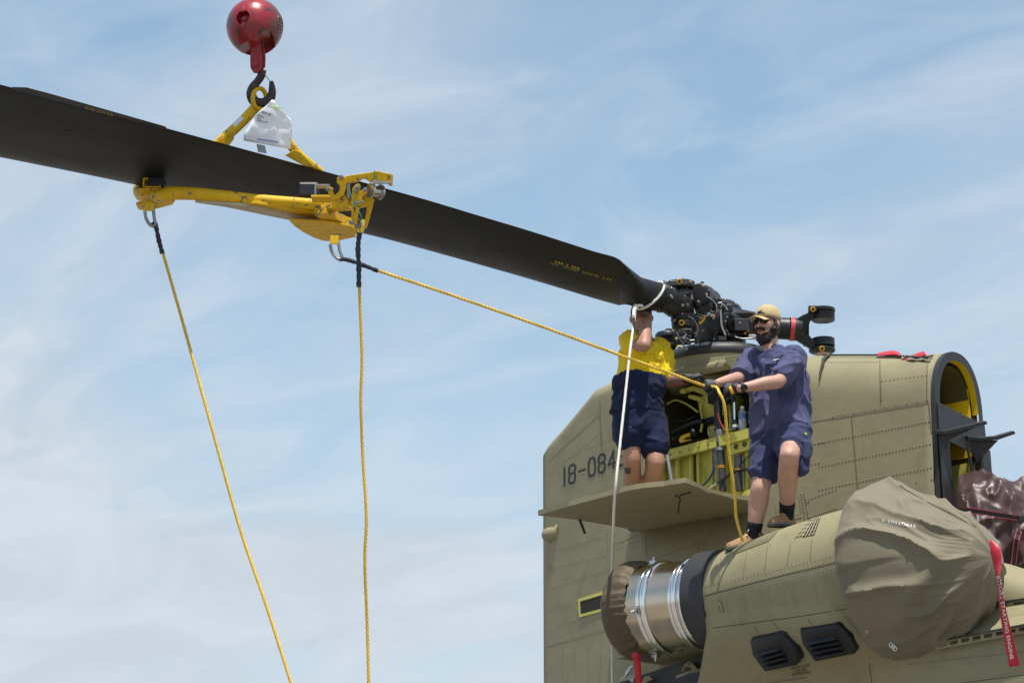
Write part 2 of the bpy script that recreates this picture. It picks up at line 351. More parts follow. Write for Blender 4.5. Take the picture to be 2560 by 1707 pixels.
def section(X, side):
    w_, zt, zs = pw(X), pz(X), zsh(X); pts = []
    for t in tv:
        z = lerp(ZBOT, zs, t); pts.append(V((X + .02*(4.5-z)*(1 if X > 2 else 0), side*(w_ + .035*max(0, zs-z)*min(1, (X+1.93)/1.2)), z)))
    for k in range(1, 13):
        a = k/12*math.pi/2; pts.append(V((X, side*w_*math.cos(a)**0.85 if k < 12 else 0, zs+(zt-zs)*math.sin(a))))
    return pts
skin = MB(); n_side = len(tv)
for side in (-1, 1):
    secs = [section(X, side) for X in xs]; n = len(secs[0]); o = len(skin.v)
    skin.v += [p for s_ in secs for p in s_]
    for i in range(len(xs)-1):
        for j in range(n-1):
            c = (secs[i][j]+secs[i+1][j+1])/2
            if side < 0 and XB0-.001 < xs[i] and xs[i+1] < XB1+.001 and ZB0 < c.z < ZB1 and j < n_side-1: continue
            skin.f.append((o+i*n+j, o+i*n+j+1, o+(i+1)*n+j+1, o+(i+1)*n+j))
    if side < 0: st0 = o; nn = n
# trailing edge strip
a = section(xs[0], -1); b_ = section(xs[0], 1); skin.grid([a, b_])
pyl = skin.build('pylon_skin', 'khaki', heli, 50)
sd = pyl.modifiers.new('thick', 'SOLIDIFY'); sd.thickness = 0.012; sd.offset = -1
T_PYL = bvh(pyl)
# front arch frame: the open forward end
XF = 2.20
def arch(w_, zsho, ztop, zb, x, n=22, batter=.03):
    pts = [V((x+.02*(4.5-zb), -w_-batter*(zsho-zb), zb)), V((x+.02*(4.5-lerp(zb, zsho, .5)), -w_-batter*(zsho-zb)*.5, lerp(zb, zsho, .5)))]
    for k in range(n+1):
        a = math.pi*k/n; c = math.cos(a); pts.append(V((x, -w_*math.copysign(abs(c)**.85, c), zsho+(ztop-zsho)*math.sin(a))))
    pts += [V((x+.02*(4.5-lerp(zb, zsho, .5)), w_+batter*(zsho-zb)*.5, lerp(zb, zsho, .5))), V((x+.02*(4.5-zb), w_+batter*(zsho-zb), zb))]
    return pts
WO, ZS, ZT = .292, 4.565, 4.985
fr = MB(); o1 = arch(WO+.004, ZS, ZT+.004, ZBOT, XF); i1 = arch(WO-.050, ZS, ZT-.062, ZBOT, XF, batter=.0)
o2 = [p+V((.035, 0, 0)) for p in o1]; i2 = [p+V((.035, 0, 0)) for p in i1]; i3 = [p-V((.02, 0, 0)) for p in i1]
fr.grid([o1, o2, i2]); fr.build('front_frame', 'dark_paint', heli, 40)
ic = MB(); ic.grid([[p for p in i2 if p.z > 4.45], [q for p, q in zip(i2, i3) if p.z > 4.45]]); ff = ic.build('frame_flange', 'inner_yellow', heli, 40)
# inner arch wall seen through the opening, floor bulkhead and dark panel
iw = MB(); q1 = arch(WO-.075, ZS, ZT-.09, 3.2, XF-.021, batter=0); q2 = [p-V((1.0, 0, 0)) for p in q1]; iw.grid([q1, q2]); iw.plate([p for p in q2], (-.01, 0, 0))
iw.build('frame_lining', 'primer_shaded', heli, 40)
bl = MB(); bl.plate([V((XF+.01, .205, 4.25)), V((XF-.75, .205, 4.25)), V((XF-.75, .205, 4.755)), V((XF-.025, .205, 4.765))], (0, .006, 0)); bl.build('side_lining', 'inner_yellow', heli); bl = MB(); bl.plate([V((XF-.02, -.236, 4.50)), V((XF-.02, .20, 4.50)), V((XF-.7, .20, 4.52)), V((XF-.7, -.236, 4.52))], (0, 0, -.006)); bl.build('lining_floor', 'inner_yellow', heli)
dp = MB(); dp.plate([V((XF+.042, -.29, 4.56)), V((XF+.042, .292, 4.49)), V((XF+.05, .296, 4.22)), V((XF+.05, -.30, 4.30))], (.012, 0, 0))
dp.build('bulkhead_panel', 'dark_paint', heli, 0, bevel=.004)
for y0, y1 in ((-.312, -.20), (.19, .315)):
    sp = MB(); sp.plate([V((XF+.055, y0, 4.30)), V((XF+.055, y1, 4.30)), V((XF+.10, y1, 2.6)), V((XF+.10, y0, 2.6))], (.02, 0, 0)); sp.build('frame_upright', 'dark_paint', heli, 0, bevel=.004)
    if y0 < 0:
        sp = MB(); sp.plate([V((XF+.055, -.20, 4.22)), V((XF-.06, -.17, 4.22)), V((XF-.02, -.17, 2.6)), V((XF+.10, -.20, 2.6))], (0, .012, 0)); sp.build('upright_web', 'dark_paint', heli, 0)
bkw = MB(); bkw.plate([V((XF-.45, -.26, 2.6)), V((XF-.45, .26, 2.6)), V((XF-.45, .26, 4.3)), V((XF-.45, -.26, 4.3))], (-.01, 0, 0)); bkw.build('inner_bulkhead', 'primer_shaded', heli)
ye = MB(); ye.plate([V((XF+.0, .17, 2.6)), V((XF+.0, .185, 2.6)), V((XF-.02, .185, 4.2)), V((XF-.02, .17, 4.2))], (-.3, 0, 0)); ye.build('bulkhead_edge', 'primer', heli)
# two fold-out brackets on the front face
def wplate(pts, d, th, name, m='dark_paint', par=heli, bev=.003): b_ = MB(); b_.plate([W(x, y, d) for x, y in pts], FW*th); return b_.build(name, m, par, 0, bevel=bev)
k1 = wplate([(2343, 1075), (2362, 1076), (2466, 1052), (2469, 1060), (2364, 1086), (2342, 1084)], 18.02, .10, 'fold_out_bracket'); wplate([(2347, 1086), (2440, 1067), (2418, 1078), (2376, 1098), (2364, 1132), (2353, 1132)], 18.07, .012, 'bracket_web', par=k1)
k2 = wplate([(2418, 1089), (2450, 1093), (2490, 1090), (2536, 1077), (2539, 1084), (2495, 1099), (2450, 1101), (2420, 1097)], 18.25, .10, 'fold_out_bracket'); kw = wplate([(2424, 1099), (2496, 1100), (2462, 1136), (2441, 1157), (2432, 1130)], 18.30, .012, 'bracket_web', par=k2)
# strap hanging from the bracket
stp = MB(); cps = crom([V((XF+.12, -.06, 4.24)), V((XF+.14, -.03, 4.0)), V((XF+.16, 0, 3.82)), V((XF+.17, .03, 3.78)), V((XF+.17, .07, 3.95)), V((XF+.14, .09, 4.2))], 6)
stp.rings([[p+V((0, -.004, 0)), p+V((.02, -.004, 0)), p+V((.02, .004, 0)), p+V((0, .004, 0))] for p in cps]); stp.build('webbing_strap', 'cord_green', heli)
# tail lamp dome on the trailing edge
p0 = PY(1372, 1340, -.03)
ld_ = MB(); ld_.lathe(p0+V((.16, -.02, 0)), V((-1, -.25, 0)), [(.085, 0), (.085, .02), (.062, .03), (.060, .12), (.045, .16), (.02, .175), (.001, .18)], 20); ld_.build('tail_lamp_housing', 'khaki', heli, 40)
# ---- access opening frame with light green rim on the aft wall (px 1447..1515, 1477..1545)
def wall_pts(poly, off): 
    r_ = []
    for x, y in poly:
        p, n = cast(x, y, T_PYL); r_.append(p+n*off)
    return r_
of = MB(); oo = wall_pts([(1447, 1497), (1520, 1474), (1520, 1524), (1450, 1543)], .009); ii = wall_pts([(1452, 1503), (1516, 1484), (1516, 1518), (1453, 1535)], .009); ii2 = wall_pts([(1452, 1503), (1516, 1484), (1516, 1518), (1453, 1535)], .0065)
n_ = cast(1480, 1510, T_PYL)[1]
of.rings([[oo[i], ii[i], ii[i]-n_*.003, oo[i]-n_*.003] for i in (0, 1, 2, 3, 0)], True, False, False); of.build('hatch_rim', 'primer', pyl, 0)
oh = MB(); oh.add(ii2, [(0, 1, 2, 3)]); oh.build('hatch_opening', 'gap', pyl, 0)
# ---- number and small marks
decal(seg_text('18-0848'), [(1409, 1214), (1562, 1160), (1562, 1116), (1409, 1170)], T_PYL, 'serial_number', pyl, 'letter_black', .003)
# ---- rivet rows on the pylon (photo measurements)
rows = []
for y0, y1 in ((1378, 1338), (1421, 1385), (1469, 1425), (1521, 1490), (1568, 1527)): rows.append((1372, y0, 1514, y1, 34))
rows += [(1370, 1610, 1520, 1566, 36), (1500, 1040, 1520, 1245, 40), (1497, 1000, 1508, 1200, 36), (1372, 1150, 1497, 1037, 34), (1376, 1180, 1495, 1085, 28), (1390, 1222, 1500, 1175, 22), (1375, 1274, 1510, 1222, 26), (1374, 1165, 1600, 1060, 40), (1500, 1128, 1545, 1110, 12)]
for x in (1408, 1438, 1470, 1502): rows.append((x, 1615, x-2, 1706, 18))
rows += [(1535, 1318, 1533, 1365, 10), (1613, 1332, 1616, 1385, 12), (1518, 1322, 1522, 1440, 22), (1530, 1361, 1606, 1334, 16), (1536, 1372, 1600, 1350, 13)]
rivets(rows, T_PYL, .0060, 'aft_rivets', pyl)
rows = []
for y0, y1 in ((1098, 1053), (1158, 1109), (1215, 1168)): rows.append((2048, y0+8, 2322+(y0-1098)*.05, y1, 34))
rows += [(2140, 1228, 2330, 1228-30, 6), (2080, 1046, 2318, 1007, 46), (2082, 1041, 2320, 1001, 10), (2200, 900, 2203, 1000, 16), (2318, 910, 2317, 1000, 16), (2322, 1008, 2346, 1255, 40), (2129, 1040, 2144, 1215, 26), (2205, 952, 2315, 938, 12), (2070, 906, 2200, 905, 18),
         (2030, 1053, 2080, 1045, 10), (2030, 1110, 2060, 1105, 5), (2015, 1250, 2090, 1222, 10), (2003, 1235, 2012, 1296, 10), (2010, 1232, 2020, 1290, 9), (2022, 1292, 2090, 1270, 12), (1988, 1296, 2002, 1292, 4), (2030, 1160, 2048, 1156, 3)]
rivets(rows, T_PYL, .0085, 'forward_rivets', pyl)
seam([[(2078, 1043), (2150, 1031), (2321, 1003)], [(1364, 1618), (1522, 1575)], [(1500, 1000), (1507, 1200)], [(1613, 1335), (1618, 1392)], [(1528, 1362), (1600, 1337), (1604, 1328)], [(1938, 1262), (1940, 1300)], [(1948, 1256), (1997, 1240), (2002, 1285), (1975, 1292)],
      [(2198, 893), (2201, 1018)], [(2128, 1036), (2146, 1222)], [(1692, 1312), (1694, 1345), (1735, 1330)], [(1372, 1152), (1497, 1038)], [(1630, 1400), (1745, 1356), (1747, 1384)]], T_PYL, .0038, 'panel_seams', pyl, 'seam_line')
decal(text_mesh('INSP'), [(2012, 1262), (2024, 1259), (2024, 1254), (2012, 1257)], T_PYL, 'stencil', pyl, 'letter_black', .002)
# access plate lower left with DO marking
ap = MB(); pp = [cast(x, y, T_PYL) for x, y in ((1527, 1200), (1602, 1196), (1606, 1240), (1524, 1246))]
ap.plate([p+n*.002 for p, n in pp], pp[0][1]*.006); apo = ap.build('access_plate', 'khaki', pyl, 0)
decal(text_mesh('DO'), [(1541, 1231), (1551, 1230), (1551, 1225), (1541, 1226)], bvh(apo), 'stencil', pyl, 'letter_black', .002)
# ================================================================== ROTOR FAIRING RIM
rf = MB(); rf.lathe((0, 0, 0), (0, 0, 1), [(.30, 5.41), (.40, 5.405), (.44, 5.39), (.462, 5.36), (.468, 5.335), (.462, 5.31), (.45, 5.298), (.40, 5.295)], 72, False)
rim = rf.build('fairing_rim', 'ring_grey', heli, 60)
rk = MB(); rk.lathe((0, 0, 0), (0, 0, 1), [(.452, 5.30), (.450, 5.24), (.452, 5.19), (.44, 5.15), (.40, 5.12), (.30, 5.12)], 72, False); rk.build('rotor_fairing', 'khaki', heli, 60)
T_RIM = bvh(rim)
decal(text_mesh('NO  STEP', 1.1, .02), [(1735, 866), (1773, 862), (1774, 855), (1735, 860)], T_RIM, 'no_step_marking', rim, 'letter_white', .003)
inn = MB(); inn.lathe((0, 0, 0), (0, 0, 1), [(.30, 5.41), (.22, 5.40), (.18, 5.38), (.01, 5.38)], 40, False); inn.build('swashplate_cover', 'hub_black', heli, 40)
# ================================================================== ENGINE/TRANSMISSION BAY
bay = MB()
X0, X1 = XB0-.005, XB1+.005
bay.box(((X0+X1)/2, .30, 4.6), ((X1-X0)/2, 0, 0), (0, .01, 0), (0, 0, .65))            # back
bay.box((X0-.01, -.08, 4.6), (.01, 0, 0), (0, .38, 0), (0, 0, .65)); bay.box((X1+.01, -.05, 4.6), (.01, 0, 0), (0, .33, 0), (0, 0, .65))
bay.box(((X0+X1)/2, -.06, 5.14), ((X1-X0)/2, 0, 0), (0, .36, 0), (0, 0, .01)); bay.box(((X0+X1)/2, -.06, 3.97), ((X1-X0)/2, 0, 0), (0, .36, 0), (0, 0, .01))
bayo = bay.build('bay_lining', 'primer_shaded', heli, 0)
def ypx(a, b, yy): return [PY(x, y, yy) for x, y in (a, b)]
sh = MB(); A, B = ypx((1618, 1137), (1905, 1060), -.43); A2, B2 = ypx((1618, 1164), (1905, 1087), -.43)
sh.plate([A, B, B2, A2], (0, .02, 0)); sh.plate([A, B, B+V((0, .5, 0)), A+V((0, .5, 0))], (0, 0, -.01)); sh.plate([A2, B2, B2+V((0, .03, 0)), A2+V((0, .03, 0))], (0, 0, .01))
sh.build('bay_shelf', 'primer', heli, 0, bevel=.003)
lp = MB(); q = [PY(x, y, -.33) for x, y in ((1600, 1158), (1905, 1078), (1905, 1262), (1600, 1262))]; lp.plate(q, (0, .012, 0)); lpo = lp.build('bay_lower_panel', 'primer', heli, 0)
for x, w_ in ((1640, 6), (1662, 5), (1697, 7), (1731, 6), (1749, 5), (1783, 6), (1817, 8), (1872, 8)):
    m_ = MB(); a = PY(x-w_/2, 1150-(x-1670)*.27, -.345); b_ = PY(x+w_/2, 1150-(x-1670)*.27, -.345); c_ = PY(x+w_/2+2, 1262, -.345); d_ = PY(x-w_/2+2, 1262, -.345)
    m_.plate([a, b_, c_, d_], (0, -.03, 0)); m_.build('panel_stiffener', 'primer', lpo, 0, bevel=.003)
m_ = MB(); m_.plate([PY(x, y, -.34) for x, y in ((1728, 1136), (1741, 1133), (1743, 1215), (1729, 1212))], (0, .004, 0)); m_.build('panel_slot', 'primer_shaded', lpo, 0)
# gusset with two lightening holes
gs_ = MB(); gs_.plate([PY(x, y, -.41) for x, y in ((1822, 1107), (1876, 1093), (1876, 1122), (1824, 1137))], (0, .015, 0)); gso = gs_.build('gusset_plate', 'primer', heli, 0, bevel=.003)
for x, y in ((1840, 1116), (1861, 1110)):
    m_ = MB(); m_.lathe(PY(x, y, -.4135), (0, -1, 0), [(.021, 0), (.021, .003), (.016, .003), (.0155, .001), (.001, .001)], 18); m_.build('lightening_hole', 'primer_shaded', gso)
# hydraulic struts
def strut(name, pts, m, n=16):
    s_ = MB()
    for (x0, y0, x1, y1, r_) in pts: s_.cyl(PY(x0, y0, -.40), PY(x1, y1, -.40), r_, n)
    return s_.build(name, m, heli, 40)
strut('hydraulic_strut', [(1801, 1124, 1808, 1228, .030), (1800, 1098, 1801, 1124, .033)], 'cyl_grey')
strut('strut_sleeve', [(1797, 1075, 1800, 1105, .034)], 'galv'); strut('strut_collar', [(1801, 1119, 1801, 1126, .035)], 'steel')
strut('hydraulic_strut', [(1796, 1050, 1797, 1078, .034), (1794, 1004, 1796, 1052, .032)], 'hub_black')
strut('strut_rod', [(1797, 1008, 1800, 1052, .008)], 'rod_chrome')
strut('hydraulic_strut', [(1845, 1138, 1849, 1226, .031)], 'cyl_grey')
strut('hydraulic_strut', [(1838, 1050, 1839, 1076, .028)], 'hub_black'); strut('strut_cap', [(1833, 990, 1833, 1008, .016)], 'hub_black'); strut('strut_rod', [(1836, 1006, 1837, 1052, .0125)], 'rod_chrome')
strut('strut_label', [(1839, 1062, 1839, 1069, .0285)], 'sticker')
strut('tie_band', [(1804, 1164, 1804, 1166, .0325), (1804, 1168, 1804, 1170, .0325)], 'nut_yellow'); strut('tie_band', [(1847, 1173, 1847, 1175, .0325)], 'nut_yellow')
m_ = MB(); m_.tube(crom([PY(x, y, -.42) for x, y in ((1782, 1108), (1785, 1140), (1786, 1165), (1776, 1192), (1760, 1210), (1748, 1216))], 6), .0085, 8); m_.build('blue_hose', 'hose_blue', heli)
m_ = MB(); m_.tube(crom([PY(x, y, -.425) for x, y in ((1801, 1222), (1806, 1205), (1825, 1185), (1850, 1175), (1872, 1172))], 6), .0095, 8); m_.build('black_hose', 'hose_black', heli)
m_ = MB(); m_.tube([PY(1776, 1220, -.43), PY(1791, 1208, -.43), PY(1830, 1180, -.42), PY(1876, 1135, -.42)], [.006, .006, .004, .004], 8); m_.build('control_rod', 'hose_black', heli)
m_ = MB(); m_.tube([PY(1771, 1222, -.432), PY(1792, 1208, -.432)], .0065, 8); m_.build('rod_end', 'rod_chrome', heli)
m_ = MB(); m_.tube([PY(1786, 1112, -.42), PY(1790, 1225, -.42)], .004, 6); m_.build('steel_line', 'steel', heli)
m_ = MB(); m_.tube([PY(1857, 1140, -.41), PY(1859, 1222, -.41)], .004, 6); m_.build('steel_line', 'steel', heli)
m_ = MB(); m_.tube(crom([PY(x, y, -.44) for x, y in ((1795, 1032), (1797, 1045), (1804, 1062), (1811, 1075))], 5), .004, 6); m_.build('red_wire', 'wire_red', heli)
m_ = MB(); m_.tube([PY(x, y, -.44) for x, y in ((1772, 1087), (1770, 1071), (1790, 1068))], .007, 8); m_.build('fitting_pipe', 'galv', heli); m_ = MB(); m_.tube([PY(x, y, -.44) for x, y in ((1812, 1074), (1838, 1072))], .005, 8); m_.build('fitting_pipe', 'galv', heli)
# mast housing, yoke and swashplate seen in the bay
ms = MB(); c_ = PY(1800, 1050, -.12); ms.lathe((c_.x, -.10, 0), (0, 0, 1), [(.10, 4.3), (.105, 4.78), (.125, 4.80), (.125, 4.84), (.175, 4.93), (.185, 4.99), (.17, 5.02), (.1, 5.03)], 32); ms.build('mast_housing', 'primer', heli, 40)
m_ = MB(); m_.lathe((c_.x, -.10, 0), (0, 0, 1), [(.135, 4.785), (.14, 4.83), (.135, 4.845)], 32); m_.build('mast_ring', 'hub_black', heli, 40)
yk = MB(); a = PY(1707, 978, -.30); b_ = PY(1735, 970, -.30); e_ = PY(1775, 985, -.22)
yk.tube([a+V((-.02, 0, 0)), a, b_, e_], [.02, .032, .034, .05], 10, flat=.7); yk.tube([PY(1722, 990, -.33), PY(1760, 1000, -.27), PY(1778, 1010, -.2)], [.016, .024, .035], 8)
yk.lathe(PY(1710, 977, -.335), (0, -1, 0), [(.022, 0), (.022, .01), (.01, .014)], 14); yk.build('swashplate_yoke', 'primer', heli, 40)
m_ = MB(); m_.box(PY(1790, 992, -.36), (.055, 0, 0), (0, .04, 0), (0, 0, .05)); m_.box(PY(1815, 998, -.36), (.05, 0, .0), (0, .04, 0), (0, 0, .035)); m_.build('actuator_block', 'hub_black', heli, 0, bevel=.008)
for x in (1797, 1815, 1818): 
    m_ = MB(); m_.cyl(PY(x, 958, -.33), PY(x, 985, -.33), .012, 10); m_.build('actuator_pin', 'steel' if x > 1816 else 'primer', heli)
# beam lip over the bay and the riveted nose panel
m_ = MB(); q = [PY(x, y, -.46) for x, y in ((1652, 955), (1690, 944), (1815, 906), (1815, 913), (1690, 952), (1652, 963))]; m_.plate(q, (0, .03, 0)); m_.build('bay_top_rail', 'khaki', heli, 0, bevel=.003)
m_ = MB(); q = [PY(x, y, -.475) for x, y in ((1808, 894), (1818, 889), (1870, 885), (1930, 884), (1930, 1000), (1900, 1000), (1833, 929))]; m_.plate(q, (0, .015, 0)); npo = m_.build('nose_panel', 'khaki', heli, 0, bevel=.003)
rivets([(1815, 898, 1838, 925, 7), (1818, 893, 1850, 890, 8), (1826, 898, 1850, 920, 5)], bvh(npo), .005, 'panel_rivets', npo)
# right cable bundle / black duct in the bay top
m_ = MB(); m_.tube(crom([PY(x, y, -.3) for x, y in ((1655, 1092), (1700, 1072), (1735, 1056), (1758, 1052))], 5), .018, 8); m_.build('duct_hose', 'hose_black', heli)
# ================================================================== WORK PLATFORM (fold-down door)
ZP = 3.965
def PP(x, y): return PZ(x, y, ZP)
out_ = [(1345, 1285), (1425, 1262), (1500, 1242), (1588, 1220), (1660, 1212), (1703, 1205), (1722, 1206), (1768, 1229), (1830, 1244), (1880, 1252)]
inn_ = [(1345, 1288), (1430, 1297), (1520, 1312), (1600, 1327), (1625, 1330), (1660, 1328), (1720, 1322), (1780, 1313), (1840, 1303), (1890, 1292)]
wp = MB(); top = [PP(x, y) for x, y in out_]; bot = [PP(x, y) for x, y in inn_]
th = V((0, 0, .028))
def sag(t): return V((0, 0, 0))
rws = []
for a, b_ in zip(top, bot): rws.append([lerp(a, b_, k/6) for k in range(7)])
wp.grid(rws); wp.grid([[p+th for p in r_] for r_ in rws]); edge = top+bot[::-1]
wp.rings([[p, p+th] for p in edge+edge[:1]], False)
wpo = wp.build('work_platform', 'khaki', heli, 30); T_WP = bvh(wpo)
m_ = MB()
lip = crom(top, 3); m_.rings([[p+V((0, 0, .030)), p+V((0, 0, -.006)), p+(b2_-p).normalized()*.02+V((0, 0, -.006)), p+(b2_-p).normalized()*.02+V((0, 0, .030))] for p, b2_ in zip(lip, crom(bot, 3))]); m_.build('platform_edge', 'khaki_light', wpo, 0)
m_ = MB(); a = W(1449, 1297, depth(PP(1449, 1293))); b_ = a+V((.0, 0, -.11))+RT*.04; m_.rings([[a+RT*x for x in (-.012, .012)]+[a+RT*x+HF*.02 for x in (.012, -.012)], [b_+RT*x for x in (-.01, .01)]+[b_+RT*x+HF*.02 for x in (.01, -.01)]]); m_.build('platform_latch', 'dark_paint', wpo, 0)
m_ = MB(); p0 = PP(1700, 1236); m_.tube(crom([p0+V((-.03, -.02, -.004)), p0+V((0, 0, -.03)), p0+RT*-.01+V((0, 0, -.08)), p0+RT*-.015+V((0, 0, -.14))], 4), .006, 6); m_.tube([p0+V((.12, -.02, -.006)), p0+V((0, .0, -.006))], .006, 6); m_.build('safety_cord', 'cord_green', wpo)
m_ = MB(); m_.tube([PZ(1676, 1205, ZP+.03)+V((0, .02, 0)), W(1668, 1137, depth(PZ(1676, 1205, ZP))+.25)], .012, 10); m_.build('platform_stay', 'galv', wpo)
m_ = MB(); m_.plate([PY(x, y, -.50) for x, y in ((1853, 1237), (1864, 1226), (1876, 1222), (1880, 1240))], (0, .02, 0)); m_.build('hinge_bracket', 'primer', wpo, 0)

for pts, r_, mm_ in (([(1668, 1010), (1690, 1000), (1720, 1012), (1745, 1030)], .008, 'primer'), ([(1668, 1060), (1690, 1050), (1712, 1052), (1740, 1040)], .007, 'hose_black'), ([(1752, 1080), (1756, 1050), (1752, 1020), (1760, 1000)], .010, 'primer'), ([(1672, 1118), (1690, 1112), (1720, 1104), (1760, 1095)], .005, 'hose_black'), ([(1826, 1090), (1826, 1050), (1824, 1012)], .012, 'primer')):
    m_ = MB(); m_.tube(crom([PY(x, y, -.28) for x, y in pts], 6), r_, 8); m_.build('bay_pipe', mm_, heli, 60)
for x, y in ((1676, 1136), (1700, 1130), (1724, 1124), (1748, 1118), (1772, 1112), (1840, 1094)):
    m_ = MB(); m_.lathe(PY(x, y, -.431), (0, -1, 0), [(.006, 0), (.006, .004), (.001, .005)], 8); m_.build('shelf_bolt', 'primer_shaded', heli)
# ================================================================== ENGINE NACELLE
def nax(X): return V((X, -1.35-(max(0, 1.10-X))*.10, 3.135))
NAXIS = V((1, .10, 0)).normalized()
RTAB = [(1.05, .290), (1.10, .300), (1.15, .326), (1.25, .348), (1.45, .378), (1.8, .425), (2.15, .462), (2.6, .49), (3.0, .49)]
def ring(X, r, n=72, ax=V((1, 0, 0)), wob=None):
    c = nax(X); u = V((0, 0, 1)); u = (u-ax*u.dot(ax)).normalized(); s_ = ax.cross(u)
    return [c + (u*math.cos(2*math.pi*k/n) + s_*math.sin(2*math.pi*k/n))*(r if wob is None else r*wob(k/n)) for k in range(n)]
nb = MB(); st = [1.10+.05*i for i in range(0, 32)]
nb.rings([ring(x, smooth_interp(RTAB, x) if False else interp(RTAB, x)) for x in st], True, False, True)
nac = nb.build('engine_nacelle', 'khaki', heli, 60); T_NAC = bvh(nac)
def band(prof, name, m, parent, n=72, smooth=40):
    b = MB(); b.rings([ring(x, r, n, NAXIS) for x, r in prof], True, False, False); return b.build(name, m, parent, smooth)
# heat shield collar (two pieces)
def arcband(prof, a0, a1, name, m):
    b = MB(); n = 40; rows = []
    for x, r in prof:
        c = nax(x); u = (V((0, 0, 1))-NAXIS*NAXIS.z).normalized(); s_ = NAXIS.cross(u)
        rows.append([c+(u*math.cos(lerp(a0, a1, k/n))+s_*math.sin(lerp(a0, a1, k/n)))*r for k in range(n+1)])
    b.grid(rows); return b.build(name, m, nac, 40)
arcband([(.98, .320), (.96, .352), (1.05, .352), (1.15, .350), (1.155, .31)], R(-70), R(105), 'heat_shield_collar', 'dark_paint')
arcband([(.985, .320), (.965, .349), (1.05, .349), (1.145, .347), (1.15, .31)], R(105), R(290), 'heat_shield_collar', 'dark_paint')
pipe = band([(.28, .26), (.28, .318), (.36, .320), (.50, .316), (.60, .314), (.78, .310), (.95, .308), (1.08, .30)], 'exhaust_pipe', 'exhaust_steel', nac, 96)
def bead(X, r0, h, wd): return [(X-wd, r0), (X-wd*.8, r0+h*.6), (X-wd*.4, r0+h*.95), (X, r0+h), (X+wd*.4, r0+h*.95), (X+wd*.8, r0+h*.6), (X+wd, r0)]
band(bead(.62, .310, .026, .026), 'exhaust_bead', 'bead_steel', pipe, 96); band(bead(.57, .312, .012, .016), 'exhaust_bead', 'bead_steel', pipe, 96)
band(bead(.885, .305, .026, .024), 'exhaust_bead', 'bead_steel', pipe, 96); band(bead(.93, .305, .018, .016), 'exhaust_bead', 'bead_steel', pipe, 96); band(bead(.84, .305, .010, .014), 'exhaust_bead', 'bead_steel', pipe, 96)
T_PIPE = bvh(pipe)
for x, y, dx in ((1590, 1527, 0), (1624, 1404, 1), (1655, 1633, 1)):
    if dx == 0: p, n = cast(x, y, T_PIPE)
    else:
        u = V((0, 0, 1)) if y < 1500 else V((0, 0, -1)); p = nax(.50)+u*.316; n = u
    tn = NAXIS; sd_ = n.cross(tn)
    m_ = MB(); m_.box(p+n*.003, tn*.034, sd_*.038, n*.004); m_.box(p+n*.020, tn*.026, sd_*.022, n*.014); m_.lathe(p+n*.03, n, [(.014, 0), (.014, .014), (.008, .016), (.008, .032), (.003, .034)], 12); m_.build('exhaust_bracket', 'steel', pipe, 30, bevel=.002)
# seams, rivets, latches, vents
seam([[(1762, 1489), (1850, 1466), (1950, 1440), (2108, 1402)], [(1900, 1348), (1905, 1452)]][:1], T_NAC, .006, 'cowl_seams', nac)
rows = [(1766, 1482, 2104, 1396, 38), (1766, 1500, 2108, 1413, 36), (1830, 1450, 2085, 1389, 28), (1762, 1464, 1795, 1456, 8), (1817, 1388, 1788, 1460, 14), (1803, 1395, 1795, 1470, 14), (1867, 1378, 1858, 1440, 13), (1920, 1365, 1912, 1424, 13), (1977, 1355, 1968, 1410, 13), (2030, 1350, 2026, 1397, 11), (2100, 1320, 2086, 1385, 12),
        (1790, 1500, 1880, 1477, 10), (1880, 1477, 2095, 1428, 24), (1793, 1545, 2130, 1510, 34), (1862, 1490, 1868, 1535, 8), (1920, 1474, 1932, 1530, 9), (1974, 1462, 1988, 1520, 10), (2033, 1450, 2046, 1508, 10), (1815, 1496, 1820, 1542, 8)]
rivets(rows, T_NAC, .0062, 'cowl_rivets', nac)
for q in (((1795, 1502), (1803, 1501), (1812, 1538), (1804, 1539)), ((2102, 1434), (2110, 1433), (2127, 1495), (2119, 1497))):
    pts = [cast(x, y, T_NAC) for x, y in q]; m_ = MB(); m_.plate([p+n*.001 for p, n in pts], pts[0][1]*.004); o_ = m_.build('cowl_latch', 'khaki', nac, 0)
    seam([[q[0], q[1], q[2], q[3], q[0]]], T_NAC, .006, 'latch_gap', o_, off=.0022)
def grille(poly, nu, nv, name, slat):
    b = MB(); back = []
    for x, y in poly: p, n = cast(x, y, T_NAC); back.append((p, n))
    hole = MB(); ms_ = 10
    def bil(u, v): return (lerp(lerp(poly[0][0], poly[1][0], u), lerp(poly[3][0], poly[2][0], u), v), lerp(lerp(poly[0][1], poly[1][1], u), lerp(poly[3][1], poly[2][1], u), v))
    g_ = []
    for i in range(ms_+1):
        row = []
        for j in range(5):
            p, n = cast(*bil(i/ms_, j/4), T_NAC)
            row.append(p+n*.002 if p is not None else None)
        if all(row): g_.append(row)
    hole.grid(g_); ho = hole.build(name, 'gap', nac)
    def bar(uv0, uv1, wd):
        pts = []
        for k in range(6):
            p, n = cast(*bil(lerp(uv0[0], uv1[0], k/5), lerp(uv0[1], uv1[1], k/5)), T_NAC)
            if p is not None: pts.append(p+n*.004)
        if len(pts) > 1:
            m_ = MB(); m_.tube(pts, wd, 4); m_.build(slat, 'khaki_light' if nv else 'khaki', ho, 0)
    for i in range(nu): bar(((i+.5)/nu, 0), ((i+.5)/nu, 1), .0032 if nv else .0022)
    for j in range(nv): bar((0, (j+.5)/nv), (1, (j+.5)/nv), .0032)
grille([(1984, 1347), (2036, 1338), (2052, 1293), (2022, 1297)], 6, 5, 'vent_mesh', 'mesh_bar')
grille([(1832, 1387), (1922, 1353), (1948, 1324), (1860, 1363)], 26, 0, 'vent_grille', 'grille_slat')
